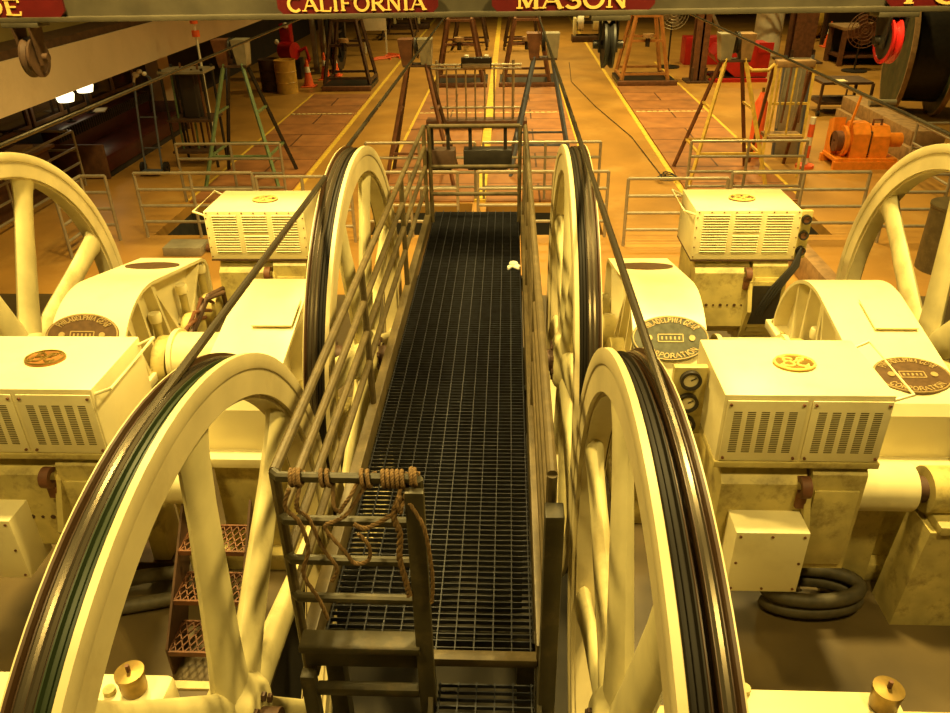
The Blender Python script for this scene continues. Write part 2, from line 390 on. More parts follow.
# dark open channel ends beyond the boards
for (a, b, y, lab) in ((-5.8, -4.3, 25.6, 'dark sunken carriage bed under the far left rusty A-frame'), (-2.3, -.7, 26.0, 'dark sunken carriage bed left of the middle strip'),
                       (-.3, 1.5, 26.0, 'dark sunken carriage bed right of the middle strip'), (3.4, 5.2, 26.1, 'dark sunken carriage bed under the orange-brown A-frame')):
    t = thing('carriage_bed', lab, 'carriage bed', ((a + b) / 2, y, 0))
    MB().box(a, b, y - .75, y + .75, 0.0, .12).build('bed_plate', BLACKM, t)
    MB().box(a - .02, b + .02, y - .9, y - .75, 0, .14, .01).build('front_sill', RUST, t)
    MB().box(a, b, y + .75, y + .85, 0, .14, .01).build('rear_sill', RUSTD, t)

# ================================================================== SHEAVES
def sheave(xf, yc, s, phase, label, shaft_to, green=False, outer=False, zc=1.075):
    """xf: face nearest the walkway, s: outward direction"""
    t = thing('winding_sheave', label, 'sheave wheel', (xf + s * .09, yc, zc), 'large cream winding sheaves')
    def X(u): return s * u * .73
    c = (xf, yc, zc)
    def L(prof, name, m, n=120, closed=True):
        return MB().lathe([(X(u), r) for u, r in prof], c, 'x', n, closed).build(name, m, t, ang=28)
    L([(.014, 1.60), (.014, 1.722), (.004, 1.728), (0, 1.738), (0, 1.785), (.008, 1.80), (.045, 1.80), (.05, 1.79), (.05, 1.60)], 'face_rim', SHEAVE)
    L([(.05, 1.58), (.05, 1.68), (.222, 1.68), (.222, 1.58)], 'rim_barrel', SHEAVE)
    L([(.125, 1.68), (.125, 1.78), (.13, 1.783), (.134, 1.745), (.164, 1.745), (.167, 1.78), (.173, 1.78), (.176, 1.745), (.206, 1.745), (.21, 1.78), (.222, 1.78), (.222, 1.68)], 'groove_tread', TREAD)
    L([(.051, 1.70), (.051, 1.782), (.06, 1.785), (.066, 1.77), (.084, 1.77), (.087, 1.776), (.09, 1.77), (.112, 1.77), (.118, 1.785), (.125, 1.785), (.125, 1.70)], 'groove_liner', GREENL if green else GREASE)
    L([(.222, 1.60), (.222, 1.79), (.226, 1.80), (.240, 1.80), (.240, 1.60)], 'back_flange', FLANGE)
    L([(.240, 1.60), (.240, 1.80), (.247, 1.80), (.247, 1.60)], 'flange_edge', SHEAVE)
    for k in range(8):
        a = R(phase + 45 * k); d = Vector((0, math.cos(a), math.sin(a))); q = Vector((0, -math.sin(a), math.cos(a)))
        secs = []
        for rr, wd, th in ((.16, .16, .075), (.45, .14, .06), (1.2, .12, .046), (1.46, .125, .048), (1.60, .15, .058)):
            cen = Vector((xf + s * .09, yc, zc)) + d * rr
            secs.append([cen + q * (wd * math.cos(2 * PI * i / 14)) + Vector((1, 0, 0)) * (th * math.sin(2 * PI * i / 14)) for i in range(14)])
        MB().loft(secs).build('spoke', SPOKEM, t)
    hb = MB().lathe([(X(-.04), .0), (X(-.04), .19), (X(-.02), .22), (X(.05), .26), (X(.21), .26), (X(.27), .22), (X(.28), .19), (X(.28), 0)], c, 'x', 36).build('hub', SPOKEM, t)
    for k in range(8):
        a = 2 * PI * k / 8 + .2; p = Vector((xf, yc + .145 * math.cos(a), zc + .145 * math.sin(a)))
        MB().cyl(p + Vector((X(-.065), 0, 0)), p + Vector((X(-.03), 0, 0)), .024, 6).build('hub_bolt', RUSTD, hb)
    MB().cyl((xf + (s * .32 if outer else -s * .12), yc, zc), (shaft_to, yc, zc), .095, 20).build('shaft', RUSTD, t)
    return t
XL, XR, XOL, XOR = -1.20, .42, -4.17, 3.5
sheave(XR, 2.19, 1, 20, 'near right cream sheave with black grooves beside the walkway, cut by the photo bottom', .79, zc=1.165)
sheave(XL, 2.31, -1, 37, 'near left cream sheave with open spokes and green-tinted groove, beside the roped barrier', -1.57, True, zc=1.06)
sheave(XR, 5.81, 1, 28, 'rear right cream sheave seen nearly edge-on right of the walkway', .87, zc=1.12)
sheave(-1.16, 5.92, -1, 22, 'rear left cream sheave behind the left walkway railing', -1.55, zc=1.09)
sheave(XOL, 5.83, -1, 21, 'outermost left cream sheave with broad pale spokes, cut by the left edge of the photo', -3.79, outer=True)
sheave(XOR, 5.95, 1, -6, 'outermost right cream sheave with broad pale spokes, cut by the right edge of the photo', 3.25, outer=True)

# haul cables: straight run over the floor, then turns in the sheave grooves
def cable(s, turns, y_end, label):
    t = MB(); r = 1.768; xx, yy, zz, uu = turns[0]
    pts = [(xx + s * uu[0], y_end, zz + r - .05), (xx + s * uu[0], (yy + y_end) / 2, zz + r - .02)]
    pts += [(xx + s * uu[0], yy + r * math.cos(PI / 2 + 2 * PI * i / 120), zz + r * math.sin(PI / 2 + 2 * PI * i / 120)) for i in range(119)]
    t.tube(pts, .0195, 10)
    for i, (xx, yy, zz, uu) in enumerate(turns):
        for k, u in enumerate(uu):
            if i == 0 and k == 0: continue
            t.tube([(xx + s * u, yy + r * math.cos(2 * PI * i / 120), zz + r * math.sin(2 * PI * i / 120)) for i in range(120)], .0195, 10, closed=True)
    tag(t.build('haul_cable', CABLE), label, 'cable', 'moving haul cables')
U1, U2 = .149 * .73, .191 * .73
cable(1, [(XR, 2.19, 1.165, (U2,)), (XR, 5.81, 1.12, (U2, U1))], 17.6, 'steel haul cable wound on the two right inner sheaves, running to the blue-grey A-frame')
cable(-1, [(XL, 2.31, 1.06, (U2, U1)), (-1.16, 5.92, 1.09, (U2, U1))], 17.6, 'steel haul cable wound on the two left inner sheaves, running back over the blower box')
cable(-1, [(XOL, 5.83, 1.075, (U2,))], 20, 'steel haul cable running from the outermost left sheave up past the white gallery')
cable(1, [(XOR, 5.95, 1.075, (U2,))], 20, 'steel haul cable running from the outermost right sheave past the yellow A-frame')

# ================================================================== GEAR REDUCERS
def ell_plate(mb, cen, nrm, right, a, b, t=.012, n=40):
    nrm = Vector(nrm).normalized(); right = Vector(right).normalized(); up = nrm.cross(right)
    A = []; B = []
    for i in range(n):
        q = Vector(cen) + right * (a * math.cos(2 * PI * i / n)) + up * (b * math.sin(2 * PI * i / n))
        A.append(mb.bm.verts.new(q - nrm * .004)); B.append(mb.bm.verts.new(q + nrm * t))
    for i in range(n): mb.bm.faces.new((A[i], A[(i + 1) % n], B[(i + 1) % n], B[i]))
    mb.bm.faces.new(A[::-1]); mb.bm.faces.new(B)
    return up
def gear_plate(parent, cen, nrm, right, a, b, pm, curved=None):
    nrm = Vector(nrm).normalized(); right = Vector(right).normalized(); up = nrm.cross(right); cen = Vector(cen)
    mb = MB(); ell_plate(mb, cen, nrm, right, a, b)
    pl = mb.build('maker_plate', pm, parent)
    tx = MB()
    # raised rim
    tx.tube([cen + nrm * .012 + right * (a * .96 * math.cos(2 * PI * i / 40)) + up * (b * .95 * math.sin(2 * PI * i / 40)) for i in range(40)], .006, 6, closed=True)
    def arc_word(word, sgn, h):
        ang0 = {1: 150, -1: 214}[sgn]; tot = text_width(word, h)
        span = 120 if sgn > 0 else 112
        def place(u, v):
            f = u / tot; th = R(ang0 - span * f) if sgn > 0 else R(ang0 + span * f)
            k = .70 + (v / h) * .20 if sgn > 0 else .88 - (v / h) * .20
            return cen + nrm * .012 + right * (a * k * math.cos(th)) + up * (b * k * math.sin(th)), nrm
        letters(tx, word, place, h, .2, False, .004)
    arc_word('PHILADELPHIA GEAR', 1, b * .24)
    arc_word('CORPORATION', -1, b * .24)
    def mid(u, v): return cen + nrm * .012 + right * (u - a * .24) + up * (v - b * .07), nrm
    letters(tx, 'INCORPORATED'[:0] + 'PHILA', mid, b * .17, .2, False, .004) if False else None
    for sx in (-1, 1):
        p = cen + right * (sx * a * .55); tx.cyl(p + nrm * .01, p + nrm * .02, b * .13, 14)
    q0 = cen + nrm * .014
    for v0 in (-.16, .16): tx.bar(q0 + right * (-a * .32) + up * (b * v0), q0 + right * (a * .32) + up * (b * v0), .008, .004, up=nrm)
    for u0 in (-.32, .32): tx.bar(q0 + right * (a * u0) - up * (b * .16), q0 + right * (a * u0) + up * (b * .16), .008, .004, up=nrm)
    for k in range(5): tx.bar(q0 + right * (a * (-.22 + .11 * k)) - up * (b * .07), q0 + right * (a * (-.22 + .11 * k)) + up * (b * .07), .012, .004, up=nrm)
    tx.build('plate_lettering', PLTXT, pl, smooth=False)
def reducer(x0, x1, d, label, near_plate, far_plate, open_side, pdx=0.0):
    """d=-1: pinion towards the camera, +1: pinion away"""
    yc, zc, Rg = 5.86, 1.05, .74
    t = thing('gear_reducer', label, 'gear housing', ((x0 + x1) / 2, yc, 0), 'cream gear reducers')
    sl = R(12); prof = []
    # from the wheel side round the hump, down the slope to the end wall (in "away" orientation u, then mirrored)
    for i in range(19):
        a = R(180 - (180 - (90 - 12)) * i / 18); prof.append((Rg * math.cos(a), zc + Rg * math.sin(a)))
    u_end = 1.34; zl = prof[-1][1] - (u_end - prof[-1][0]) * math.tan(sl)
    prof += [(u_end - .12, zl + .03), (u_end - .04, zl - .02), (u_end, zl - .10), (u_end, zc)]
    P = [(yc + d * u, z) for u, z in prof]
    if d < 0: line_ = P
    else: line_ = P
    # skin: full width plate
    mb = MB(); th = .03
    inner = []
    cxm = yc + d * .3
    for i, p in enumerate(P):
        a = Vector(P[max(0, i - 1)]); b = Vector(P[min(len(P) - 1, i + 1)]); dd = (b - a).normalized()
        nn = Vector((-dd.y, dd.x));
        if nn.dot(Vector((p[0] - cxm, p[1] - zc))) > 0: nn = -nn
        inner.append((p[0] + nn.x * th, p[1] + nn.y * th))
    mb.prism(P + inner[::-1], x0, x1); mb.build('cover', CREAM, t, ang=25)
    ins = .13
    MB().prism(inner + [(inner[-1][0], zc), (inner[0][0], zc)] if False else inner, x0 + ins, x1 - ins).build('side_web', CREAM, t)
    for sgn, xa, xb in ((-1, x0, x0 + ins), (1, x1 - ins, x1)):
        for u in (-.38, -.12, .38, .66, .95):
            # radial gusset from split flange to the skin
            base = yc + d * (u * .72); 
            best = min(inner, key=lambda q: abs(q[0] - (yc + d * u)))
            pa = Vector((base, zc + .03)); pb = Vector(best)
            dd = (pb - pa).normalized(); nn = Vector((-dd.y, dd.x)) * .016
            xo = xa if sgn < 0 else xb; xi = xb if sgn < 0 else xa
            w0 = xi + (xo - xi) * .25; w1 = xo
            quad = [(xi, pa), (w1 if True else w0, pa), (xi + (xo - xi) * .75, pb), (xi, pb)]
            rb = MB()
            A = [rb.bm.verts.new((x, (q + nn).x, (q + nn).y)) for x, q in quad]; B = [rb.bm.verts.new((x, (q - nn).x, (q - nn).y)) for x, q in quad]
            for i in range(4): rb.bm.faces.new((A[i], A[(i + 1) % 4], B[(i + 1) % 4], B[i]))
            rb.bm.faces.new(A[::-1]); rb.bm.faces.new(B); rb.build('gusset_rib', CREAM, t)
    y0, y1 = sorted((yc - d * .85, yc + d * 1.46))
    fl = MB().box(x0 - .03, x1 + .03, y0, y1, zc - .05, zc + .03, .006).build('split_flange', CREAM, t)
    for k in range(9):
        y = y0 + .08 + (y1 - y0 - .16) * k / 8
        for x in (x0 + .02, x1 - .02): MB().cyl((x, y, zc + .03), (x, y, zc + .065), .022, 6).build('flange_bolt', CREAMD, fl)
    MB().box(x0 + .06, x1 - .06, y0 + .1, y1 - .1, .16, zc - .05, .02).build('lower_case', CREAMD, t)
    MB().box(x0 - .06, x1 + .06, y0, y1, 0, .16, .01).build('base_frame', CREAMD, t)
    # bearing housings with breather caps on the open side
    for u, r, hgt in ((0.0, .24, .1), (.62, .17, .1), (1.12, .15, .14)):
        for sx, xs in ((-1, x0), (1, x1)):
            hb = MB().cyl((xs + sx * (-.02), yc + d * u, zc), (xs + sx * hgt, yc + d * u, zc), r, 28)
            hb = hb.build('bearing_cap', CREAMD, t)
            if sx == open_side:
                p = (xs + sx * .0 - sx * .05, yc + d * u * 1.0 + d * .12, zc + .28)
                cp = MB().cyl((p[0], p[1], zc + .02), (p[0], p[1], zc + .34), .038, 14).build('oil_filler', CREAMD, t)
                MB().lathe([(0, .0), (0, .052), (.05, .058), (.085, .05), (.09, 0)], (p[0], p[1], zc + .34), 'z', 18).build('filler_cap', CREAM, cp)
    # side oil pipes
    if open_side:
        for k in range(2):
            MB().tube([(( x1 if open_side > 0 else x0) + open_side * (.08 + .05 * k), yc + d * 1.3, zc - .3), (( x1 if open_side > 0 else x0) + open_side * (.16 + .04 * k), yc + d * (1.2 - .1 * k), zc + .18), (( x1 if open_side > 0 else x0) + open_side * .15, yc + d * (.85 - .1 * k), zc + .26), (( x1 if open_side > 0 else x0) + open_side * .1, yc + d * (.5 - .1 * k), zc + .06)], .024, 8).build('oil_pipe', RUSTD, t)
        xs = x1 if open_side > 0 else x0
        for k in range(3):
            MB().tube([(xs + open_side * .06, yc + d * (.2 + .2 * k), zc + .08), (xs + open_side * .14, yc + d * (.3 + .2 * k), zc + .2 + .05 * k),
                     (xs + open_side * .12, yc + d * (.55 + .2 * k), zc + .15), (xs + open_side * .1, yc + d * (.8 + .15 * k), zc + .05)], .018, 8).build('oil_pipe', RUST, t)
    # plates on the sloping faces
    xm = (x0 + x1) / 2
    if near_plate:
        if d > 0:     # round face towards the camera
            an = R(46); nrm = (0, -math.cos(an), math.sin(an))
            gear_plate(t, (xm + pdx, yc - Rg * math.cos(an), zc + Rg * math.sin(an)), nrm, (1, 0, 0), .30, .185, near_plate)
        else:
            u = 1.06; z = prof[18][1] - (u - prof[18][0]) * math.tan(sl)
            gear_plate(t, (xm + pdx, yc - u, z), (0, -math.sin(sl), math.cos(sl)), (1, 0, 0), .27, .19, near_plate)
    if far_plate and d > 0:
        u = .80; z = prof[18][1] - (u - prof[18][0]) * math.tan(sl)
        mb = MB(); ell_plate(mb, (xm, yc + u, z), (0, math.sin(sl), math.cos(sl)), (1, 0, 0), .255, .16); mb.build('maker_plate', BRONZE, t)
    # lifting eye / hatch on the long slope
    hatch_u = 1.0
    if d < 0:
        z = prof[18][1] - (.38 - prof[18][0]) * math.tan(sl)
        MB().box(xm - .05, xm + .27, yc - .58, yc - .22, z + .02, z + .032, 0, Matrix.Rotation(sl, 3, 'X'), (xm, yc - .38, z)).build('inspection_cover', CREAM, t)
    return t
reducer(-3.68, -3.06, 1, 'cream gear housing with dark oval plate at the left, next to the outermost left sheave', BRONZE, True, 1, -.04)
reducer(-2.24, -1.66, -1, 'cream gear housing with plain sloping top behind the near left sheave', None, False, -1)
reducer(.98, 1.55, 1, 'cream gear housing with grey oval plate right of the rear right sheave', PEWTER, True, 1)
reducer(2.50, 3.14, -1, 'cream gear housing with dark oval plate at the far right of the photo', BRONZE, False, -1, .04)

# guards over the low-speed shafts and couplings
def guard(x0, x1, y, z, r, label, rings, group='round cream shaft guards'):
    t = thing('shaft_guard', label, 'guard', ((x0 + x1) / 2, y, 0), group)
    MB().cyl((x0, y, z), (x1, y, z), r, 40).build('guard_cylinder', CREAM, t)
    for xr in rings: MB().lathe([(-.02, r - .01), (-.02, r + .03), (.02, r + .03), (.02, r - .01)], (xr, y, z), 'x', 40, True).build('end_ring', CREAM, t)
    MB().box(x0 + .05, x1 - .05, y + .08, y + .18, 0, z - r * .6).build('pedestal', CREAMD, t)
guard(-2.93, -2.36, 5.86, 1.10, .225, 'round cream shaft guard between the two left gear housings', (-2.91,))
guard(1.78, 2.38, 5.86, 1.10, .2, 'round cream shaft guard between the two right gear housings', (1.80, 2.36))
guard(2.30, 2.70, 4.2, 1.07, .165, 'round cream coupling guard right of the near right motor', ())
guard(-2.46, -2.14, 4.2, 1.05, .17, 'round cream coupling guard seen through the near left sheave', ())
# input bearing pedestal of the right housing
t = thing('bearing_pedestal', 'cream bearing pedestal with split cap at the right end of the near coupling guard', 'bearing', (2.98, 4.2, 0))
MB().lathe([(0, .08), (0, .16), (.22, .16), (.22, .08)], (2.80, 4.2, 1.05), 'x', 32, True).build('bearing_cap', CREAMD, t)
MB().cyl((2.69, 4.2, 1.05), (3.2, 4.2, 1.05), .09, 20).build('shaft', RUSTD, t)
MB().prism([(2.74, .0), (3.22, .0), (3.12, .86), (2.80, .86)], 3.98, 4.28, 'y').build('pedestal', CREAMD, t)
MB().box(2.84, 3.3, 3.95, 4.3, .86, .93, .01).build('flange', CREAMD, t)

# ================================================================== MOTORS WITH BLOWER BOXES
def ge_badge(parent, cx, cy, z, r, m):
    b = MB(); b.lathe([(0, 0), (0, r), (.012, r), (.014, r * .9), (.014, 0)], (cx, cy, z), 'z', 36)
    if r: 
        for v in b.bm.verts: v.co.y = cy + (v.co.y - cy) * .78
    pl = b.build('round_emblem', m, parent)
    q = MB(); k = .78
    def tb(pts, rr=.0075): q.tube([(cx + r * x, cy + r * y * k, z + .016) for x, y in pts], rr, 6)
    q.tube([(cx + r * .93 * math.cos(2 * PI * i / 36), cy + k * r * .93 * math.sin(2 * PI * i / 36), z + .014) for i in range(36)], .008, 6, closed=True)
    # script monogram: G then E with curls
    tb(arcp(-.28, .28, .2, .2, -20, 300, 12) + [(-.08, .02)] + arcp(-.32, -.26, .26, .26, 60, -220, 14))
    tb([(-.5, -.02), (-.3, .06), (.0, .02), (.14, .12)])
    tb(arcp(.34, .26, .2, .22, 60, 270, 10) + arcp(.34, -.24, .25, .28, 90, 350, 12))
    tb(arcp(.34, .3, .12, .12, 60, -150, 8))
    for a in (35, 125, 215, 305):
        c0 = (.74 * math.cos(R(a)), .74 * math.sin(R(a)))
        tb(arcp(c0[0], c0[1], .12, .12, a - 100, a + 150, 8), .008)
    q.build('monogram', BRASS if m is COPPER else GOLD, pl)
def motor(x0, x1, yc, style, label, badge, hand, terminal=None):
    """blower box x0..x1, motor body underneath; style 'doors' or 'louvres'"""
    t = thing('drive_motor', label, 'motor', ((x0 + x1) / 2, yc, 0), 'cream electric drive motors')
    y0, y1 = yc - .345, yc + .345
    bx = MB().box(x0, x1, y0, y1, 1.5, 2.0, .008).build('blower_box', CREAM, t)
    if style == 'doors':
        w = (x1 - x0); half = w / 2
        for k in range(2):
            a = x0 + .02 + k * half; b_ = a + half - .03
            MB().box(a, b_, y0 - .012, y0 - .001, 1.535, 1.965, .003).build('louvre_door', CREAM, bx)
            n = 5
            for c in range(n):
                sl = MB(); cw = (b_ - a - .06) / n; xa = a + .03 + c * cw + cw * .18; xb = xa + cw * .60
                for r_ in range(22):
                    z = 1.60 + r_ * .0135
                    sl.box(xa, xb, y0 - .0135, y0 - .0115, z, z + .0062)  # dark strip on the door painted as the shade of a vent slit
                sl.build('vent_column', SLOT, bx, smooth=False)
            for zz in (1.56, 1.94): 
                for xx in (a + .02, b_ - .02): MB().cyl((xx, y0 - .022, zz), (xx, y0 - .01, zz), .009, 8).build('door_screw', RUST, bx)
        MB().box(x0 - .006, x1 + .006, y0 - .02, y1, 1.488, 1.53, .003).build('bottom_lip', CREAMD, bx)
    else:
        for k in range(3):
            a = x0 + .05 + k * (x1 - x0 - .1) / 3; b_ = a + (x1 - x0 - .1) / 3
            lv = MB(); sl = MB()
            for r_ in range(15):
                z = 1.575 + r_ * .0265
                if k == 1 and r_ == 7: continue
                lv.prism([(y0, z + .018), (y0 - .012, z + .010), (y0, z + .006)], a + .025, b_ - .025)
                sl.box(a + .03, b_ - .03, y0 - .003, y0 - .0005, z - .002, z + .005)  # dark strip painted as the shade between louvres
            lv.build('louvres', CREAM, bx, smooth=False); sl.build('slot_shade', SLOT, bx, smooth=False)
        for k in range(9):
            x = x0 + .03 + (x1 - x0 - .06) * k / 8; MB().cyl((x, y0 - .006, 1.985), (x, y0 + .002, 1.985), .007, 8).build('panel_screw', RUST, bx)
        for k in range(5):
            z = 1.53 + k * .1
            for x in (x0 + .018, x1 - .018): MB().cyl((x, y0 - .006, z), (x, y0 + .002, z), .007, 8).build('panel_screw', RUST, bx)
        MB().box(x0, x1, y0 - .004, y1, 1.485, 1.499).build('gasket', RUSTD, bx)
    ge_badge(t, x0 + (x1 - x0) * .52, yc + .02, 2.0, .13, badge)
    # carrying handle on one side
    if hand:
        xs = x1 if hand > 0 else x0; o = hand * .11
        MB().tube([(xs, y0 + .03, 1.95), (xs + o, y0 + .03, 1.99), (xs + o, y1 - .02, 2.0), (xs, y1 - .03, 1.95)], .011, 8).build('grab_handle', CREAM, bx)
    # frame: octagonal stator and squarer end bell
    def octo(r, c): return [(yc + r * (1 if abs(q[0]) == 1 else q[0]) * (1 if q[0] > 0 or abs(q[0]) != 1 else 1), 0) for q in ()]
    def oct2(hw, top, bot, ch): return [(yc - hw, bot + ch), (yc - hw + ch, bot), (yc + hw - ch, bot), (yc + hw, bot + ch), (yc + hw, top - ch), (yc + hw - ch, top), (yc - hw + ch, top), (yc - hw, top - ch)]
    xm = x0 + (x1 - x0) * .60
    fr = MB().prism(oct2(.37, 1.485, .66, .12), x0 + .06, xm).build('stator_frame', CREAMD, t, smooth=False)
    MB().prism(oct2(.36, 1.485, .62, .05), xm + .02, x1 - .04).build('end_bell', CREAMD, t, smooth=False)
    MB().lathe([(-.02, .0), (-.02, .5), (.02, .5), (.02, 0)], (xm + .01, yc, 1.0), 'x', 8).build('frame_joint', CREAMD, t, smooth=False)
    MB().box(xm + .05, x1 - .07, yc - .378, yc - .36, .72, 1.32, .004).build('access_panel', CREAMD, t)
    lug = MB().lathe([(-.03, .035), (-.03, .07), (.03, .07), (.03, .035)], (xm - .03, yc - .385, 1.36), 'x', 20, True).box(xm - .06, xm, yc - .40, yc - .36, 1.2, 1.31, .005).build('lifting_lug', RUST, t)
    for k in range(7):
        x = x0 + .14 + k * .07; MB().cyl((x, yc - .376, 1.02), (x, yc - .366, 1.02), .016 if k % 2 else .01, 12).build('plug', RUSTD, fr)
    for xa in (x0 + .1, x1 - .24): MB().box(xa, xa + .14, yc + .16, yc + .42, .12, .70, .015).build('foot', CREAMD, t)
    MB().box(x0 + .02, x1 - .02, yc + .14, yc + .5, 0, .12, .01).build('base_plate', RUSTD, t)
    if terminal:
        a, b_, c, d, z0, z1 = terminal
        tb = MB().box(a, b_, c, d, z0, z1, .006).build('terminal_box', CREAM, t)
        for x in (a + .03, (a + b_) / 2, b_ - .03):
            for z in (z0 + .03, z1 - .03): MB().cyl((x, c - .006, z), (x, c + .002, z), .009, 8).build('box_screw', RUST, tb)
        for x in (a + .03, b_ - .03): MB().cyl((x, c - .006, (z0 + z1) / 2), (x, c + .002, (z0 + z1) / 2), .009, 8).build('box_screw', RUST, tb)
    return t
mR = motor(1.27, 2.25, 4.20, 'doors', 'near right cream motor under a two-door blower box with a round brass emblem', BRASS, 1, (1.40, 1.845, 3.62, 3.90, .67, 1.16))
mL = motor(-3.50, -2.51, 4.20, 'doors', 'near left cream motor under a slotted blower box with copper emblem', COPPER, 1, (-3.60, -3.15, 3.62, 3.90, .67, 1.16))
mFR = motor(1.80, 2.80, 7.52, 'louvres', 'far right cream motor with three-panel louvred blower box and gauges on its right', BRONZE, -1)
mFL = motor(-3.0, -2.0, 7.52, 'louvres', 'far left cream motor with three-panel louvred blower box beside the rear left sheave', BRONZE, -1)
# gauge panels
def gauges(x0, x1, yf, z0, z1, label, names=3, ax='y'):
    t = thing('gauge_panel', label, 'gauges', ((x0 + x1) / 2, yf, z0))
    MB().box(x0, x1, yf, yf + .05, z0, z1, .004).build('panel', CREAMD, t)
    for k in range(names):
        z = z1 - (z1 - z0) * (k + .5) / names; cx = (x0 + x1) / 2; r = min(x1 - x0, (z1 - z0) / names) * .40
        bz = MB().lathe([(-.03, r * .7), (-.035, r), (0, r), (0, r * .7)], (cx, yf, z), 'y', 24, True).build('gauge_bezel', BLACKM, t)
        MB().cyl((cx, yf - .02, z), (cx, yf, z), r * .75, 24).build('dial', GAUGE if k < 3 and names == 3 and yf < 5 else RUST, bz)
        MB().bar((cx, yf - .024, z), (cx + r * .5, yf - .024, z + r * .3), .006, .004, up=(0, 1, 0)).build('needle', BLACKM, bz)
gauges(1.05, 1.26, 4.22, 1.47, 1.97, 'three round gauges stacked on a cream panel left of the near right blower box')
gauges(2.805, 2.92, 7.22, 1.5, 1.98, 'three dark sockets stacked on the right side of the far right blower box')
# cabling dropping from the far right panel to the motor
tb = MB()
for k in range(4):
    tb.tube([(2.86, 7.19, 1.62), (2.84 - .02 * k, 7.13, 1.45), (2.70 - .03 * k, 7.11, 1.22), (2.58 - .02 * k, 7.12, .98), (2.55 - .02 * k, 7.14, .84)], .014, 8)
tag(tb.build('power_leads', BLACK), 'bundle of black leads hanging in front of the far right motor', 'cables')
t = thing('junction_recess', 'dark open terminal recess on the front of the far right motor', 'terminal box', (2.58, 7.14, .8))
MB().box(2.40, 2.76, 7.13, 7.145, .78, 1.28).build('recess_frame', CREAMD, t); MB().box(2.44, 2.72, 7.118, 7.13, .82, 1.24).build('recess', BLACKM, t)

# coiled hoses on the floor in front of the near right motor
def hose_coil(cx, cy, r, n, label):
    t = MB()
    pts = []
    for i in range(n * 28 + 1):
        a = 2 * PI * i / 28 + PI; pts.append((cx + r * 1.25 * math.cos(a), cy + r * .5 * math.sin(a), (.054 + .105 * i / 28)))
    t.tube(pts, .052, 12); tag(t.build('air_hose', HOSE), label, 'hose')
hose_coil(2.22, 4.14, .26, 2, 'thick grey hose coiled on the floor below the near right motor')
t = MB()
t.tube([(-3.0, 3.9, .055), (-2.7, 3.98, .055), (-2.45, 4.05, .055), (-2.36, 4.14, .10), (-2.5, 4.2, .16), (-2.75, 4.15, .16), (-3.0, 4.05, .16)], .055, 12)
tag(t.build('air_hose', HOSE), 'thick dark hose looped on the floor below the near left motor', 'hose')

# curb on the machine floor
tag(MB().box(-4.0, -1.62, 3.30, 3.36, 0, .02).build('floor_joint', WLINE), 'thin pale joint line on the floor left of the near left sheave', 'floor line')
tag(MB().box(.85, 4.0, 3.20, 3.26, 0, .02).build('floor_joint', WLINE), 'thin pale joint line on the floor right of the near right sheave', 'floor line')

# near bearing pedestals with grease cups
def near_pedestal(x0, x1, label, cup):
    t = thing('shaft_pedestal', label, 'bearing', ((x0 + x1) / 2, 2.1, 0))
    MB().box(x0, x1, 1.75, 2.42, 1.02, 1.30, .035).build('bearing_cover', CREAM, t)
    MB().box(x0 + .1, x1 - .1, 1.85, 2.33, .0, 1.02, .02).build('pedestal', CREAMD, t)
    g = MB().lathe([(0, 0), (0, .055), (.02, .060), (.10, .060), (.105, .066), (.125, .066), (.13, 0)], (cup[0], cup[1], 1.30), 'z', 28).build('grease_cup', BRASS, t)
    MB().cyl((cup[0], cup[1], 1.43), (cup[0], cup[1], 1.47), .010, 8).build('cup_stem', RUST, g)
    MB().lathe([(0, 0), (0, .028), (.03, .028), (.03, 0)], (cup[0] - .11 if x0 < 0 else cup[0] - .6, cup[1] - .02 if x0 < 0 else cup[1] + .06, 1.30), 'z', 12).build('plug', CREAMD, t)
near_pedestal(-3.25, -1.58, 'cream bearing cover with brass grease cup at the bottom left, behind the near left sheave', (-1.735, 2.32))
near_pedestal(.80, 1.80, 'cream bearing cover with brass grease cup at the bottom right, beside the near right sheave', (1.70, 2.33))

# ================================================================== WALKWAY
DX0, DX1, DY0, DY1, DZ = -.95, .155, 2.63, 9.45, 1.25
t = thing('grated_walkway', 'dark steel grated walkway running away between the four inner sheaves', 'walkway', (-.4, 6, -1.25))
g = MB(); n = 12
for k in range(n): 
    x = DX0 + .03 + (DX1 - DX0 - .06) * k / (n - 1); g.box(x - .003, x + .003, DY0, DY1, DZ - .03, DZ)
k = 0
y = DY0 + .02
while y < DY1 - .02:
    g.box(DX0 + .02, DX1 - .02, y - .0024, y + .0024, DZ - .03, DZ - .003); y += .043
g.build('grating', GRATE, t, smooth=False)
for x in (DX0 - .03, DX1 + .03):
    MB().box(x - .035, x + .035, DY0 - .05, DY1 + .05, DZ - .16, DZ + .10, .006).build('side_channel', OLIVE, t)
MB().box(DX0, DX1, DY0 - .06, DY0, DZ - .05, DZ + .003, .004).build('nosing', OLIVE, t)
for yy in (2.75, 5.2, 7.4, 9.3):
    MB().box(DX0, DX1, yy - .04, yy + .04, DZ - .18, DZ - .035).build('cross_beam', DKRAIL, t)
    for x in (DX0 + .05, DX1 - .05):
        MB().box(x - .045, x + .045, yy - .045, yy + .045, -1.25 if yy < 8 else 0, DZ - .17).build('support_post', DKRAIL, t)
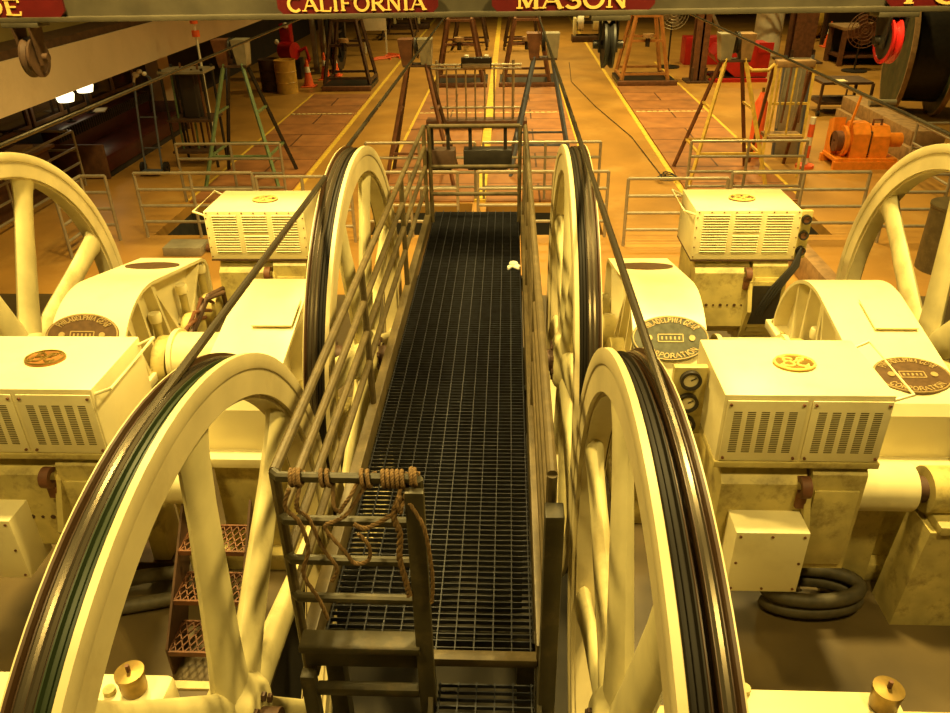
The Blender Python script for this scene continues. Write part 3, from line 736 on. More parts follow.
# stairs down towards the viewer
t = thing('walkway_stair', 'short steel grated stair descending from the near end of the walkway', 'stair', (-.1, 2.3, -1.25))
for k in range(6):
    z = DZ - .2 * (k + 1); y1_ = DY0 - .03 - .24 * k; y0_ = y1_ - .27
    tr = MB()
    for j in range(6): 
        x = -.33 + .46 * j / 5; tr.box(x - .0035, x + .0035, y0_, y1_, z - .03, z)
    for j in range(7):
        yy = y0_ + .01 + (y1_ - y0_ - .02) * j / 6; tr.box(-.34, .14, yy - .0035, yy + .0035, z - .026, z - .003)
    tr.build('grated_tread', GRATE, t, smooth=False)
    MB().box(-.35, .15, y0_ - .02, y0_ + .02, z - .045, z + .002).build('tread_nosing', OLIVE, t)
for x in (-.365, .165):
    MB().prism([(2.62, 1.25), (2.62, .98), (.95, -.43), (.95, -.16)], x - .012, x + .012).build('stringer', DKRAIL, t)
    MB().box(x - .02, x + .02, .98, 1.06, -1.25, -.2).build('stringer_leg', DKRAIL, t)

RH = (2.40, 2.165, 1.935, 1.70)
def pipe_rail(name, label, pts_posts, runs, m, r=.023, base=None, mid=None, group=None, kp=None):
    """posts: list of (x,y,z0,z1); runs: list of polylines"""
    p0 = pts_posts[0]; t = thing(name, label, 'railing', (p0[0], p0[1], p0[2]), group)
    for x, y, z0, z1 in pts_posts: MB().cyl((x, y, z0), (x, y, z1), r, 10).build('post', m, t)
    for q in runs: MB().tube(q, r, 10).build('rail', m, t)
    if kp:
        for b in kp: MB().box(*b, .004).build('toe_plate', m, t)
    return t
lx, rx = -.985, .19
pipe_rail('walkway_railing', 'olive pipe railing along the left side of the walkway with four rails', [(lx, y, 1.15, 2.4) for y in (2.57, 4.75, 6.9, 9.0)],
          [[(lx, 2.57, z), (lx, 9.0, z)] for z in RH], OLIVE, .024)
pipe_rail('walkway_railing', 'olive pipe railing along the right side of the walkway, seen almost end-on', [(rx, y, 1.15, 2.4) for y in (2.57, 4.75, 6.9, 9.0)],
          [[(rx, 2.57, z), (rx, 9.0, z)] for z in RH], OLIVE, .024)
t = pipe_rail('end_barrier', 'dark olive barrier with four bars at the near end of the walkway, draped with rope', [(-.37, 2.53, .9, 2.4)],
          [[(lx, 2.565, z), (lx + .03, 2.535, z), (-.37, 2.53, z)] for z in RH], DKRAIL, .024)
MB().box(-.97, -.40, 2.44, 2.55, 1.43, 1.47, .004).build('toe_plate', DKRAIL, t)
MB().box(-.97, -.40, 2.50, 2.55, 1.27, 1.43, .004).build('toe_plate', DKRAIL, t)
MB().box(-.42, -.34, 2.46, 2.50, -1.25, 2.38, .006).build('upright_channel', DKRAIL, t)
MB().box(-.99, -.92, 2.44, 2.50, -1.25, 1.26, .006).build('upright_channel', DKRAIL, t)
MB().box(-.92, -.42, 2.45, 2.5, 1.12, 1.17, .004).build('cross_rail', DKRAIL, t)
t = thing('handrail_post', 'dark channel post at the near end of the right walkway railing', 'post', (.20, 2.5, -1.25))
MB().box(.16, .24, 2.44, 2.54, -1.25, 2.28, .006).build('upright_channel', DKRAIL, t)
pipe_rail('end_gate', 'olive pipe gate closing the far end of the walkway', [(lx + .06, 9.02, 1.25, 2.4), (rx - .06, 9.02, 1.25, 2.4)],
          [[(lx + .06, 9.02, z), (rx - .06, 9.02, z)] for z in (2.4, 1.93, 1.6)], OLIVE, .024)
def floodlight(x0, x1, y, m, label):
    t = thing('flood_lamp', label, 'lamp housing', ((x0 + x1) / 2, y, 1.9), 'dark lamp boxes on the far gate')
    hb = MB().box(x0, x1, y - .10, y + .10, 1.90, 2.12, .01).build('housing', m, t)
    MB().box(x0 + .05, x1 - .05, y - .09, y + .09, 1.885, 1.90).build('lamp_glass', GLASS, hb)
    for x in (x0 + .08, x1 - .08): MB().box(x - .02, x + .02, y - .06, y - .02, 2.12, 2.40).build('hanger', BLACKM, t)
    MB().box(x0, x1, y - .06, y - .02, 2.385, 2.40).build('hanger_bar', BLACKM, t)
floodlight(-.98, -.63, 9.12, RUSTD, 'dark red-brown box lamp hanging at the left on the far walkway gate')
floodlight(-.53, .04, 9.12, BLACKM, 'long black box lamp hanging at the right on the far walkway gate')
# ropes on the near barrier
def rope(pts, label, r=.0085):
    # smooth with Catmull-Rom and add twist
    P = [Vector(p) for p in pts]; out = []
    for i in range(len(P) - 1):
        a = P[max(0, i - 1)]; b = P[i]; c = P[i + 1]; d = P[min(len(P) - 1, i + 2)]
        for k in range(8):
            s = k / 8; out.append(.5 * ((2 * b) + (c - a) * s + (2 * a - 5 * b + 4 * c - d) * s * s + (3 * b - a - 3 * c + d) * s ** 3))
    out.append(P[-1]); m = MB()
    n = len(out)
    for st in range(3):
        q = []
        for i, p in enumerate(out):
            ang = i * .9 + st * 2 * PI / 3; tg = (out[min(n - 1, i + 1)] - out[max(0, i - 1)])
            if tg.length < 1e-6: tg = Vector((0, 0, 1))
            tg.normalize(); u = tg.cross(Vector((.3, 1, .2))).normalized(); v = tg.cross(u)
            q.append(p + (u * math.cos(ang) + v * math.sin(ang)) * r * .55)
        m.tube(q, r * .62, 6)
    tag(m.build('tied_rope', ROPE), label, 'rope', 'ropes tied to the near barrier')
def wrap(x, z, y=2.53, r=.033, n=3, w=.05):
    return [(x + w * i / (n * 6), y + r * math.cos(i * PI / 3), z + r * math.sin(i * PI / 3)) for i in range(n * 6 + 1)]
rope(wrap(-.905, 2.40, n=3) + [(-.87, 2.48, 2.34), (-.88, 2.48, 2.27), (-.84, 2.49, 2.21), (-.80, 2.49, 2.05), (-.75, 2.49, 1.93), (-.78, 2.49, 1.85)], 'rope wound round the left end of the barrier top bar')
rope([(-.90, 2.48, 2.38), (-.93, 2.48, 2.28), (-.88, 2.48, 2.2), (-.86, 2.48, 2.05), (-.90, 2.48, 1.9), (-.85, 2.48, 1.75), (-.82, 2.48, 1.62)], 'long dark rope end hanging down inside the left barrier post', .009)
rope(wrap(-.78, 2.40, n=2) + [(-.72, 2.47, 2.31), (-.70, 2.47, 2.27), (-.68, 2.47, 2.30), (-.64, 2.48, 2.36)] + wrap(-.61, 2.40, n=2) +
     [(-.66, 2.47, 2.27), (-.72, 2.47, 2.22), (-.77, 2.47, 2.18), (-.70, 2.47, 2.05), (-.66, 2.47, 1.98), (-.60, 2.47, 2.0), (-.59, 2.47, 2.08), (-.63, 2.47, 2.15)], 'rope knotted in a V in the middle of the barrier top bar')
rope(wrap(-.52, 2.40, n=5, w=.1) + [(-.45, 2.46, 2.34), (-.44, 2.46, 2.28), (-.43, 2.46, 2.32)] + wrap(-.40, 2.41, n=2, w=.03), 'rope with several tight turns at the right end of the barrier top bar')
rope([(-.44, 2.47, 2.36), (-.47, 2.46, 2.26), (-.45, 2.46, 2.16), (-.46, 2.46, 2.02), (-.44, 2.46, 1.88), (-.43, 2.46, 1.80)], 'thick rope end hanging straight down below the right knot', .013)
rope([(-.46, 2.46, 2.28), (-.54, 2.46, 2.22), (-.60, 2.46, 2.19), (-.64, 2.46, 2.21)], 'short rope looping from the right knot along the second bar', .010)
rope([(-.40, 2.46, 2.33), (-.345, 2.44, 2.22), (-.325, 2.44, 2.05), (-.32, 2.44, 1.9), (-.33, 2.44, 1.78)], 'rope hanging outside the right barrier post')
# rag on the walkway
m_ = MB(); m_.ball((.06, 7.62, 1.275), .05, 12, .5); m_.ball((.10, 7.56, 1.27), .035, 10, .5); m_.ball((.02, 7.55, 1.268), .03, 10, .5); m_.tube([(.0, 7.5, 1.262), (.05, 7.55, 1.27), (.12, 7.5, 1.262)], .014, 8)
tag(m_.build('cleaning_rag', WHITE), 'crumpled white rag lying on the right side of the walkway', 'rag')

# expanded-metal steps seen through the near left sheave
t = thing('mesh_steps', 'rust-brown expanded-metal steps seen through the near left sheave', 'steps', (-1.75, 3.6, 0))
def mesh_tread(x0, x1, y0, y1, z):
    g = MB(); nx = 9
    for i in range(-6, 16):
        for sgn in (1, -1):
            a = x0 + (x1 - x0) * i / nx; 
            p0 = [a, y0]; p1 = [a + sgn * (y1 - y0) * .5, y1]
            # clip in x
            def clip(p, q):
                if p[0] < x0 or p[0] > x1:
                    xx = min(max(p[0], x0), x1); f = (xx - p[0]) / (q[0] - p[0]) if q[0] != p[0] else 2
                    return [xx, p[1] + (q[1] - p[1]) * f] if 0 <= f <= 1 else None
                return p
            c0 = clip(p0, p1); c1 = clip(p1, p0)
            if c0 and c1 and (abs(c0[0] - c1[0]) > .01): g.bar((c0[0], c0[1], z), (c1[0], c1[1], z), .008, .008)
    for q in (((x0, y0), (x1, y0)), ((x1, y0), (x1, y1)), ((x1, y1), (x0, y1)), ((x0, y1), (x0, y0))): g.bar((*q[0], z - .01), (*q[1], z - .01), .014, .04)
    return g
for k in range(3):
    z = .22 + .24 * k; y = 3.42 + .22 * k
    mesh_tread(-2.24, -1.78, y, y + .26, z).build('mesh_tread', RUST, t)
for x in (-2.25, -1.775):
    MB().prism([(3.42, 0), (3.42, .24), (4.1, .96), (4.1, .72), (3.66, 0)], x - .008, x + .008).build('stringer', RUSTD, t)

# ================================================================== OVERHEAD BEAM WITH SIGNS
BY, BZ = 7.0, 3.772
t = thing('overhead_beam', 'olive-brown steel beam crossing the top of the photo, carrying street name signs', 'beam', (0, BY, BZ))
MB().box(-10.6, 16.2, BY - .12, BY + .12, BZ - .02, BZ + .02, .004).build('bottom_flange', BEAM, t)
MB().box(-10.6, 16.2, BY - .03, BY + .03, BZ + .02, BZ + .52).build('web', BEAM, t)
MB().box(-10.6, 16.2, BY - .12, BY + .12, BZ + .52, BZ + .56, .004).build('top_flange', BEAM, t)
def sign(word, x0, x1, tx0, h, label):
    t = thing('street_sign', label, 'sign', ((x0 + x1) / 2, BY - .10, BZ + .03), 'maroon street name signs on the beam')
    y = BY - .10; z0, z1 = BZ + .018, BZ + .20; c = .045
    MB().prism([(x0 + c, z0), (x1 - c, z0), (x1, z0 + c), (x1, z1 - c), (x1 - c, z1), (x0 + c, z1), (x0, z1 - c), (x0, z0 + c)], y, y + .03, 'y').build('sign_board', SIGNR, t)
    MB().box(x0 + .1, x0 + .16, y + .03, BY - .03, z0 + .08, z1 - .08).box(x1 - .16, x1 - .1, y + .03, BY - .03, z0 + .08, z1 - .08).build('bracket', BEAM, t)
    def place(u, v): return Vector((tx0 + u * sx, y - .001, z0 + .022 + v)), Vector((0, -1, 0))
    sx = (x1 - (tx0 - x0) - tx0) / text_width(word, h)
    mb = MB(); letters(mb, word, place, h, .18, True, .006); mb.build('lettering', GOLD, t, smooth=False)
# sign positions are set from their places along the beam
sign('HYDE', -5.09, -3.73, -4.75, .12, 'maroon sign ending in gold letters DE at the top left corner')
sign('CALIFORNIA', -1.92, -.585, -1.83, .11, 'maroon sign with gold word CALIFORNIA on the beam')
sign('MASON', -.145, 1.18, .06, .135, 'maroon sign with gold word MASON on the beam')
sign('POWELL', 3.02, 4.75, 3.16, .13, 'maroon sign with gold letters PO at the top right corner')

def hung_sheave(x, y, ztop, r, m, rimm, label, wd=.05, zb=3.3, ck=.07):
    t = thing('hanging_pulley', label, 'pulley', (x, y, ztop - r * 2), 'pulleys hanging under the beam')
    zc = zb + r
    MB().lathe([(-wd, r * .82), (-wd, r * .86), (-wd, r), (-wd * .6, r), (0, r * .84), (wd * .6, r), (wd, r), (wd, r * .86), (wd, r * .82)], (x, y, zc), 'x', 40, True).build('pulley_wheel', rimm, t)
    MB().lathe([(-wd * .9, .03), (-wd * .9, r * .83), (wd * .9, r * .83), (wd * .9, .03)], (x, y, zc), 'x', 40, True).build('pulley_web', m, t)
    for sx in (-1, 1): MB().prism([(y - ck, ztop), (y + ck, ztop), (y + ck * .6, zc - .06), (y - ck * .6, zc - .06)], x + sx * (wd + .02), x + sx * (wd + .035)).build('cheek_plate', m, t)
    MB().cyl((x - wd - .08, y, zc), (x + wd + .08, y, zc), .035, 16).build('axle', m, t)
    MB().box(x - .16, x + .16, y - .1, y + .1, ztop, ztop + .04, .005).build('mounting_plate', BEAM, t)
ZB = BZ - .06
hung_sheave(-4.14, 6.98, ZB, .165, RUSTD, RUSTD, 'dark rusty pulley hanging below the beam at the top left', .045, 3.30, .10)
hung_sheave(3.14, 6.98, ZB, .185, BLACKM, RED, 'pulley with red rim hanging below the beam at the top right', .04, 3.345, .13)
hung_sheave(.83, 6.98, ZB, .19, BLACKM, BLACK, 'black grooved pulley hanging below the beam right of MASON', .045, 3.33, .06)

# ================================================================== FLOOR RAILINGS ROUND THE PITS
def pit_rail(x0, x1, y, posts, label, z=1.07, n=4, ret=None):
    ps = [(x, y, 0, z) for x in posts]
    runs = [[(x0, y, z * (k + 1) / n), (x1, y, z * (k + 1) / n)] for k in range(n)]
    if ret:
        for (xr, ya) in ret:
            ps.append((xr, ya, 0, z)); runs += [[(xr, y, z * (k + 1) / n), (xr, ya, z * (k + 1) / n)] for k in range(n)]
    return pipe_rail('pit_railing', label, ps, runs, GALV, .025, group='galvanised pit railings')
pit_rail(-5.95, -4.05, 11.85, (-5.95, -5.05, -4.05), 'pipe railing in front of the leftmost pit, left of the far left blower box')
pit_rail(-3.92, -2.45, 11.62, (-3.92, -3.2, -2.45), 'pipe railing just behind the far left blower box')
pit_rail(-6.0, -4.1, 13.72, (-6.0, -5.0, -4.1), 'pipe railing behind the leftmost pit, under the green A-frame')
pit_rail(-6.75, -6.35, 11.7, (-6.75, -6.35), 'short pipe railing at the left with a side turn, behind the outermost left sheave', ret=[(-6.75, 10.9)])
pit_rail(-2.35, -.80, 11.85, (-2.35, -1.55, -.80), 'pipe railing left of centre behind the walkway gate')
pit_rail(-.48, 1.55, 11.85, (-.48, .7, 1.55), 'pipe railing right of centre behind the rear right sheave')
pit_rail(-2.55, -.60, 13.72, (-2.55, -1.6, -.6), 'pipe railing behind the pit left of centre, under the red-brown A-frame')
pit_rail(-.45, 1.62, 13.72, (-.45, .65, 1.62), 'pipe railing behind the pit right of centre, under the blue-grey A-frame')
pit_rail(1.80, 3.28, 11.45, (1.80, 3.28), 'open pipe railing left of the far right blower box')
pit_rail(3.42, 5.48, 11.75, (3.42, 4.5, 5.48), 'pipe railing behind the far right blower box')
pit_rail(3.20, 5.20, 13.72, (3.2, 4.2, 5.2), 'pipe railing behind the rightmost pit, in front of the yellow A-frame')
pit_rail(5.75, 6.6, 11.6, (5.75, 6.6), 'short pipe railing left of the outermost right sheave')
pipe_rail('aisle_railing', 'brown pipe railing running along the far left floor behind the outermost left sheave', [(-8.45, y, 0, 1.07) for y in (14.8, 12.4, 9.6)],
          [[(-8.45, 14.8, z), (-8.45, 9.6, z)] for z in (1.07, .76, .46, .16)] + [[(-8.45, 14.8, z), (-9.6, 14.8, z)] for z in (1.07, .7)], GALV, .024)
pipe_rail('aisle_railing', 'brown pipe railing running along the far right floor beside the timbers', [(7.65, y, 0, 1.07) for y in (15.0, 12.5, 9.6)],
          [[(7.65, 15.0, z), (7.65, 9.6, z)] for z in (1.07, .7, .35)] + [[(7.65, 15.0, z), (9.2, 15.0, z)] for z in (1.07, .6)], GALV, .024)

# ================================================================== A-FRAMES (tension sheave guards)
def aframe(cx, y0, y1, half, ztop, legm, boxm, label, sgn=1, back=None):
    t = thing('cable_stand', label, 'stand', (cx, (y0 + y1) / 2, 0), 'A-frame cable stands')
    z0 = .036
    top = .17
    for (dx, dy) in ((-1, 0), (1, 0), (-1, 1), (1, 1)):
        yb = y0 if dy == 0 else y1; yt = (y0 + y1) / 2 + (-.12 if dy == 0 else .12)
        MB().bar((cx + dx * half, yb, z0), (cx + dx * top, yt, ztop - .42), .055, .055).build('leg', (back or legm) if dy else legm, t)
    for f in (.28, .62):
        hw = half + (top - half) * f; zz = (ztop - .42) * f
        ya = y0 + ((y0 + y1) / 2 - .12 - y0) * f; yb = y1 + ((y0 + y1) / 2 + .12 - y1) * f
        if f < .5:
            MB().bar((cx - hw, ya, zz), (cx + hw, ya, zz), .04, .04).build('rung', legm, t)
            MB().bar((cx - hw, yb, zz), (cx + hw, yb, zz), .04, .04).build('rung', legm, t)
        MB().bar((cx - hw, ya, zz), (cx - hw, yb, zz), .04, .04).build('rung', legm, t)
        MB().bar((cx + hw, ya, zz), (cx + hw, yb, zz), .04, .04).build('rung', legm, t)
    ym = (y0 + y1) / 2
    for k, (xa, xb) in enumerate(((cx - .30, cx - .06), (cx + .06, cx + .30))):
        fl = .04 if k == 0 else -.04
        bm_ = MB(); bm_.loft([[(xa + .03, ym - .14, ztop - .45), (xb - .03, ym - .14, ztop - .45), (xb - .03, ym + .14, ztop - .45), (xa + .03, ym + .14, ztop - .45)],
                              [(xa - .03, ym - .18, ztop), (xb, ym - .18, ztop), (xb, ym + .18, ztop), (xa - .03, ym + .18, ztop)]])
        bm_.build('cable_guard', boxm if k == 0 else (SHEET if boxm is not SHEET else WOOD), t)
    MB().lathe([(-.03, .02), (-.03, .19), (0, .17), (.03, .19), (.03, .02)], (cx, ym, ztop - .16), 'x', 28, True).build('guide_pulley', BLACKM, t)
    MB().box(cx - .26, cx + .26, ym - .16, ym + .16, ztop - .48, ztop - .44).build('top_plate', RUSTD, t)
    return t
aframe(-5.15, 14.4, 15.8, .72, 2.66, GREENP, RUST, 'green A-frame cable stand with metal guard boxes at the upper left', back=BLACKM)
aframe(-1.72, 14.6, 15.8, .66, 2.62, RUST, RUST, 'red-brown A-frame cable stand left of the barred guard', back=RUSTD)
aframe(.66, 15.2, 16.6, .62, 2.62, BLUEP, RUST, 'blue-grey A-frame cable stand right of the barred guard', back=BLUEP)
aframe(4.12, 14.4, 15.9, .72, 2.66, YELL, SHEET, 'yellow A-frame cable stand with grey metal boxes at the upper right', back=RUST)
def trestle(cx, y0, y1, half, ztop, m, label, wheel=True):
    t = thing('pulley_trestle', label, 'trestle', (cx, (y0 + y1) / 2, .12), 'far pulley trestles')
    for dx in (-1, 1):
        for yb, yt in ((y0, y0 + .25), (y1, y1 - .25)):
            MB().bar((cx + dx * half, yb, .12), (cx + dx * half * .52, yt, ztop), .09, .09).build('leg', m, t)
    for f in (.1, .62, 1.0):
        hw = half * (1 - .48 * f); zz = .12 + (ztop - .12) * f
        for yb, yt in ((y0, y0 + .25), (y1, y1 - .25)):
            y = yb + (yt - yb) * f; MB().bar((cx - hw, y, zz), (cx + hw, y, zz), .07, .07).build('cross_bar', m, t)
    for dx in (-1, 1): 
        MB().bar((cx + dx * half * .52, y0 + .25, ztop), (cx + dx * half * .52, y1 - .25, ztop), .07, .07).build('side_bar', m, t)
        MB().bar((cx + dx * half, y0, .2), (cx + dx * half, y1, .2), .07, .07).build('side_bar', m, t)
    if wheel:
        zc = .12 + (ztop - .12) * .62
        mo = MB().lathe([(0, 0), (0, .16), (.12, .16), (.12, 0)], (cx, y0 + .05, zc + .1), 'z', 20).build('motor_cap', WOOD, t)
        MB().cyl((cx, y0 + .05, zc - .15), (cx, y0 + .05, zc + .1), .07, 12).build('motor_stem', BLACKM, t)
trestle(4.25, 25.5, 27.0, .72, 1.95, ORANGE if False else mat('orange_brown_steel', (.42, .17, .04), .5, 0, .3, 6), 'orange-brown pulley trestle standing beyond the rightmost board cover')
trestle(-5.1, 25.2, 26.6, .72, 1.95, RUSTD, 'dark rusty pulley trestle standing beyond the leftmost board cover')
trestle(-1.55, 25.4, 26.9, .72, 1.9, RUST, 'rusty pulley trestle left of the middle strip, behind the barred guard')
trestle(.55, 25.4, 26.9, .72, 1.9, RUST, 'rusty pulley trestle right of the middle strip, behind the barred guard')
trestle(-1.6, 33.5, 35.2, .7, 1.9, RUSTD, 'farthest rusty trestle left of the middle strip under the beam', False)
trestle(.5, 33.5, 35.2, .7, 1.9, RUSTD, 'farthest rusty trestle right of the middle strip under the beam', False)
trestle(-5.0, 37.0, 39.0, .7, 1.7, RUSTD, 'farthest dark trestle at the end of the left aisle', True)

# barred guard with timber
t = thing('barred_guard', 'pale barred guard frame with vertical rods in the middle of the floor', 'guard rail', (-.8, 19.6, .2))
for z in (1.42, 1.5, .5): MB().tube([(-1.95, 19.6, z), (.30, 19.6, z)], .03, 8).build('rail', GALV, t)
for k in range(9):
    x = -1.75 + 1.85 * k / 8; MB().cyl((x, 19.6, .22), (x, 19.6, 1.5), .022, 8).build('rod', GALV, t)
for x in (-1.75, .10): MB().cyl((x, 19.62, .2), (x, 19.62, 1.6), .035, 8).build('post', GALV, t)
MB().box(-1.15, -.42, 19.45, 19.62, 1.45, 1.68, .01).build('control_box', BLACKM, t)
MB().box(-1.12, -.45, 19.44, 19.46, 1.45, 1.55, .004).build('box_front', GALV, t)
for x in (-1.02, -.55): MB().lathe([(0, .0), (0, .06), (.05, .06), (.05, 0)], (x, 19.54, 1.68), 'z', 12).build('cap', WHITE, t)
tag(MB().box(-2.05, .45, 19.40, 19.85, .052, .22, .01).build('timber_plank', WOODD), 'heavy timber plank lying under the barred guard', 'timber')

# ================================================================== LEFT SIDE
t = thing('padded_bench', 'long dark red upholstered bench with fluted back against the left wall', 'bench', (-8.6, 17.3, 0))
MB().box(-9.05, -8.15, 15.3, 19.7, .12, .45, .05).build('seat', LEATHER, t)
MB().box(-9.40, -9.05, 15.3, 19.7, .12, .95, .04).build('backrest', LEATHER, t)
fl = MB()
for k in range(44): fl.cyl((-9.05, 15.35 + .1 * k, .72), (-9.05, 15.35 + .1 * k, .93), .03, 8)
fl.build('fluting', BLACKM, t)
for y in (15.22, 19.7): MB().box(-9.4, -8.15, y, y + .08, 0, .7, .02).build('end_panel', WOODD, t)
MB().box(-9.3, -8.2, 15.3, 19.7, 0, .12).build('plinth', WALLD, t)
# office windows in the left wall
WNDF = mat('window_frame_wood', (0.24, 0.13, 0.05), .5, 0, .3, 6)
for k, (y0, y1) in enumerate(((10.6, 13.0), (13.1, 15.4), (15.5, 17.8), (17.9, 20.3))):
    t = thing('window_%d' % (k + 1), 'x', 'window', (-9.64, (y0 + y1) / 2, 1.0)); del t['label']; del t['category']; struct(t)
    f = MB()
    f.box(-9.66, -9.58, y0, y1, 1.0, 1.07).box(-9.66, -9.58, y0, y1, 2.03, 2.10)
    for y in (y0, (y0 + y1) / 2 - .04, y1 - .08): f.box(-9.66, -9.58, y, y + .08, 1.07, 2.03)
    f.build('window_frame', WNDF, t); MB().box(-9.645, -9.62, y0, y1, 1.0, 2.1).build('pane', GLASS, t)
t = thing('desk_counter', 'wooden counter with papers below the left windows, behind the railing', 'counter', (-9.2, 13.0, 0))
MB().box(-9.58, -8.75, 10.9, 14.6, .82, .88, .01).build('counter_top', WOOD, t); MB().box(-9.5, -8.85, 11, 14.5, 0, .82).build('counter_body', WOODD, t)
for k, (x, y, a, lab) in enumerate(((-9.1, 13.3, .3, 'yellowish sheet of paper on the counter nearest the bench'), (-9.2, 12.6, -.2, 'yellowish sheet of paper in the middle of the counter'), (-9.15, 14.1, .1, 'stack of pale papers at the bench end of the counter'))):
    tag(MB().box(x - .16, x + .16, y - .22, y + .22, .88, .90 + .03 * (k == 2), 0, Matrix.Rotation(a, 3, 'Z')).build('paper_sheet', PAPER), lab, 'paper', 'papers on the counter')
def lantern(x, y, z, r, label):
    t = thing('table_lamp', label, 'lamp', (x, y, .95), 'lit lamps behind the left bench')
    MB().lathe([(0, r * .8), (r * .7, r), (r * 1.3, r * .7)], (x, y, z), 'z', 20).build('lamp_shade', LANT, t)
    MB().cyl((x, y, .95), (x, y, z + .02), .03, 10).build('lamp_stem', BLACKM, t)
    MB().lathe([(0, 0), (0, .09), (.02, .09), (.03, 0)], (x, y, .95), 'z', 16).build('lamp_base', BLACKM, t)
lantern(-9.2, 16.2, 1.36, .19, 'left glowing pale lamp on the bench back below the white gallery')
lantern(-9.2, 17.05, 1.40, .19, 'right glowing pale lamp on the bench back below the white gallery')
tag(MB().box(-9.22, -8.98 + .0, 17.1, 17.5, .955, .98, 0, Matrix.Rotation(.3, 3, 'Z')).build('folded_paper', PAPER), 'folded pale paper lying on top of the bench back', 'paper')

# tool trolley with rods and hoses
t = thing('tool_rack', 'tall dark metal rack of rods and hoses left of the green A-frame', 'rack', (-6.6, 16.4, 0))
for x in (-7.05, -6.2):
    for y in (16.1, 16.7): MB().cyl((x, y, 0), (x, y, 2.0), .03, 8).build('upright', BLACKM, t)
for z in (.3, .95, 1.9): MB().box(-7.1, -6.15, 16.05, 16.75, z, z + .05).build('shelf', RUSTD if z < 1.5 else SHEET, t)
for k in range(7):
    x = -6.95 + .11 * k; MB().cyl((x, 16.3 + .05 * (k % 3), .35), (x + .05, 16.25 + .05 * (k % 2), 1.85 + .12 * (k % 3)), .022, 8).build('rod', (GREENP, BLACKM, RUST)[k % 3], t)
MB().box(-6.75, -6.45, 16.2, 16.5, 1.0, 1.9, .02).build('cabinet', WALLD, t)
t = thing('signal_pole', 'thin pole with two red reflectors beside the rack at the upper left', 'pole', (-6.5, 16.9, 0))
MB().cyl((-6.5, 16.95, 0), (-6.5, 16.95, 3.2), .025, 8).build('pole', WHITE, t)
for z in (2.5, 2.75): MB().lathe([(0, 0), (.0, .08), (.12, .08), (.12, 0)], (-6.5, 16.95, z), 'z', 12).build('reflector', CONE, t)
t = thing('hand_truck', 'dark hand truck with white gloves on its handle, left of the tool rack', 'hand truck', (-7.35, 15.6, 0))
for x in (-7.55, -7.2): MB().tube([(x, 15.6, .1), (x, 15.75, 1.0), (x, 15.95, 1.85)], .022, 8).build('frame_tube', BLUEP, t)
MB().tube([(-7.55, 15.95, 1.85), (-7.38, 16.0, 1.93), (-7.2, 15.95, 1.85)], .022, 8).build('handle', BLUEP, t)
MB().box(-7.58, -7.17, 15.35, 15.62, .08, .1).build('toe_plate', BLUEP, t)
for x in (-7.62, -7.13): MB().lathe([(-.03, .03), (-.03, .12), (.03, .12), (.03, .03)], (x, 15.66, .12), 'x', 20, True).build('wheel', BLACK, t)
for z in (.5, 1.1): MB().bar((-7.55, 15.68 + .18 * z, z), (-7.2, 15.68 + .18 * z, z), .04, .02).build('cross_strap', BLUEP, t)
gl = MB(); gl.ball((-7.48, 15.93, 1.92), .07, 12, .8); gl.ball((-7.4, 15.95, 1.98), .055, 12, .8); gl.ball((-7.32, 15.97, 1.93), .05, 12, .9); gl.tube([(-7.5, 15.9, 1.9), (-7.53, 15.88, 1.78)], .025, 8)
tag(gl.build('work_gloves', WHITE), 'pair of white work gloves draped on the hand truck handle', 'gloves')

def barrel(x, y, r, h, m, label):
    t = thing('steel_drum', label, 'drum', (x, y, 0), 'drums by the left wall')
    MB().lathe([(0, 0), (0, r), (h * .32, r), (h * .335, r * 1.035), (h * .35, r), (h * .65, r), (h * .665, r * 1.035), (h * .68, r), (h, r), (h, r * .95), (h - .05, r * .94), (h - .05, 0)], (x, y, 0), 'z', 36).build('drum_body', m, t)
    MB().lathe([(-.015, r), (-.015, r * 1.04), (.015, r * 1.04), (.015, r)], (x, y, h), 'z', 36, True).build('rim', m, t)
barrel(-6.85, 24.6, .32, .95, BARREL, 'yellow drum standing in front of the dark left recess')
barrel(-7.45, 25.0, .32, .92, RUSTD, 'dark drum partly hidden behind the yellow drum')
def cone(x, y, h, label, tilt=0):
    t = thing('traffic_cone', label, 'traffic cone', (x, y, 0), 'orange traffic cones')
    MB().box(x - h * .26, x + h * .26, y - h * .26, y + h * .26, 0, .04, .01).build('base', CONE, t)
    MB().lathe([(.04, h * .19), (h * .5, h * .105), (h, h * .03), (h, 0)], (x, y, 0), 'z', 24).build('cone_body', CONE, t)
    MB().lathe([(h * .52, h * .108), (h * .72, h * .075)], (x, y, 0), 'z', 24).build('reflective_band', WHITE, t)
cone(-6.42, 25.6, .85, 'orange traffic cone standing just right of the yellow drum')
cone(-6.15, 26.9, .85, 'orange traffic cone in the middle of the left group')
cone(-5.95, 27.6, .80, 'orange traffic cone rearmost of the left group, beside the big black ring')
cone(-5.72, 26.6, .45, 'small orange traffic cone at the right of the left group')
cone(12.7, 33.4, .95, 'orange traffic cone on the floor left of the brown workbench')
t = thing('red_compressor', 'red machine with round red drum behind the yellow drum', 'machine', (-7.3, 27.2, 0))
MB().cyl((-7.6, 27.0, 1.15), (-7.0, 26.7, 1.15), .34, 28).build('tank', RED, t); MB().box(-7.7, -6.9, 26.9, 27.6, 0, .8, .03).build('base', BLACKM, t)
MB().box(-7.65, -7.2, 27.0, 27.5, 1.4, 2.15, .04).build('hood', RED, t); MB().ball((-7.35, 26.95, 2.1), .12).build('lamp', WHITE, t); MB().ball((-7.75, 26.8, 1.5), .1).build('knob', WHITE, t)
t.scale = (.8, .8, .8)
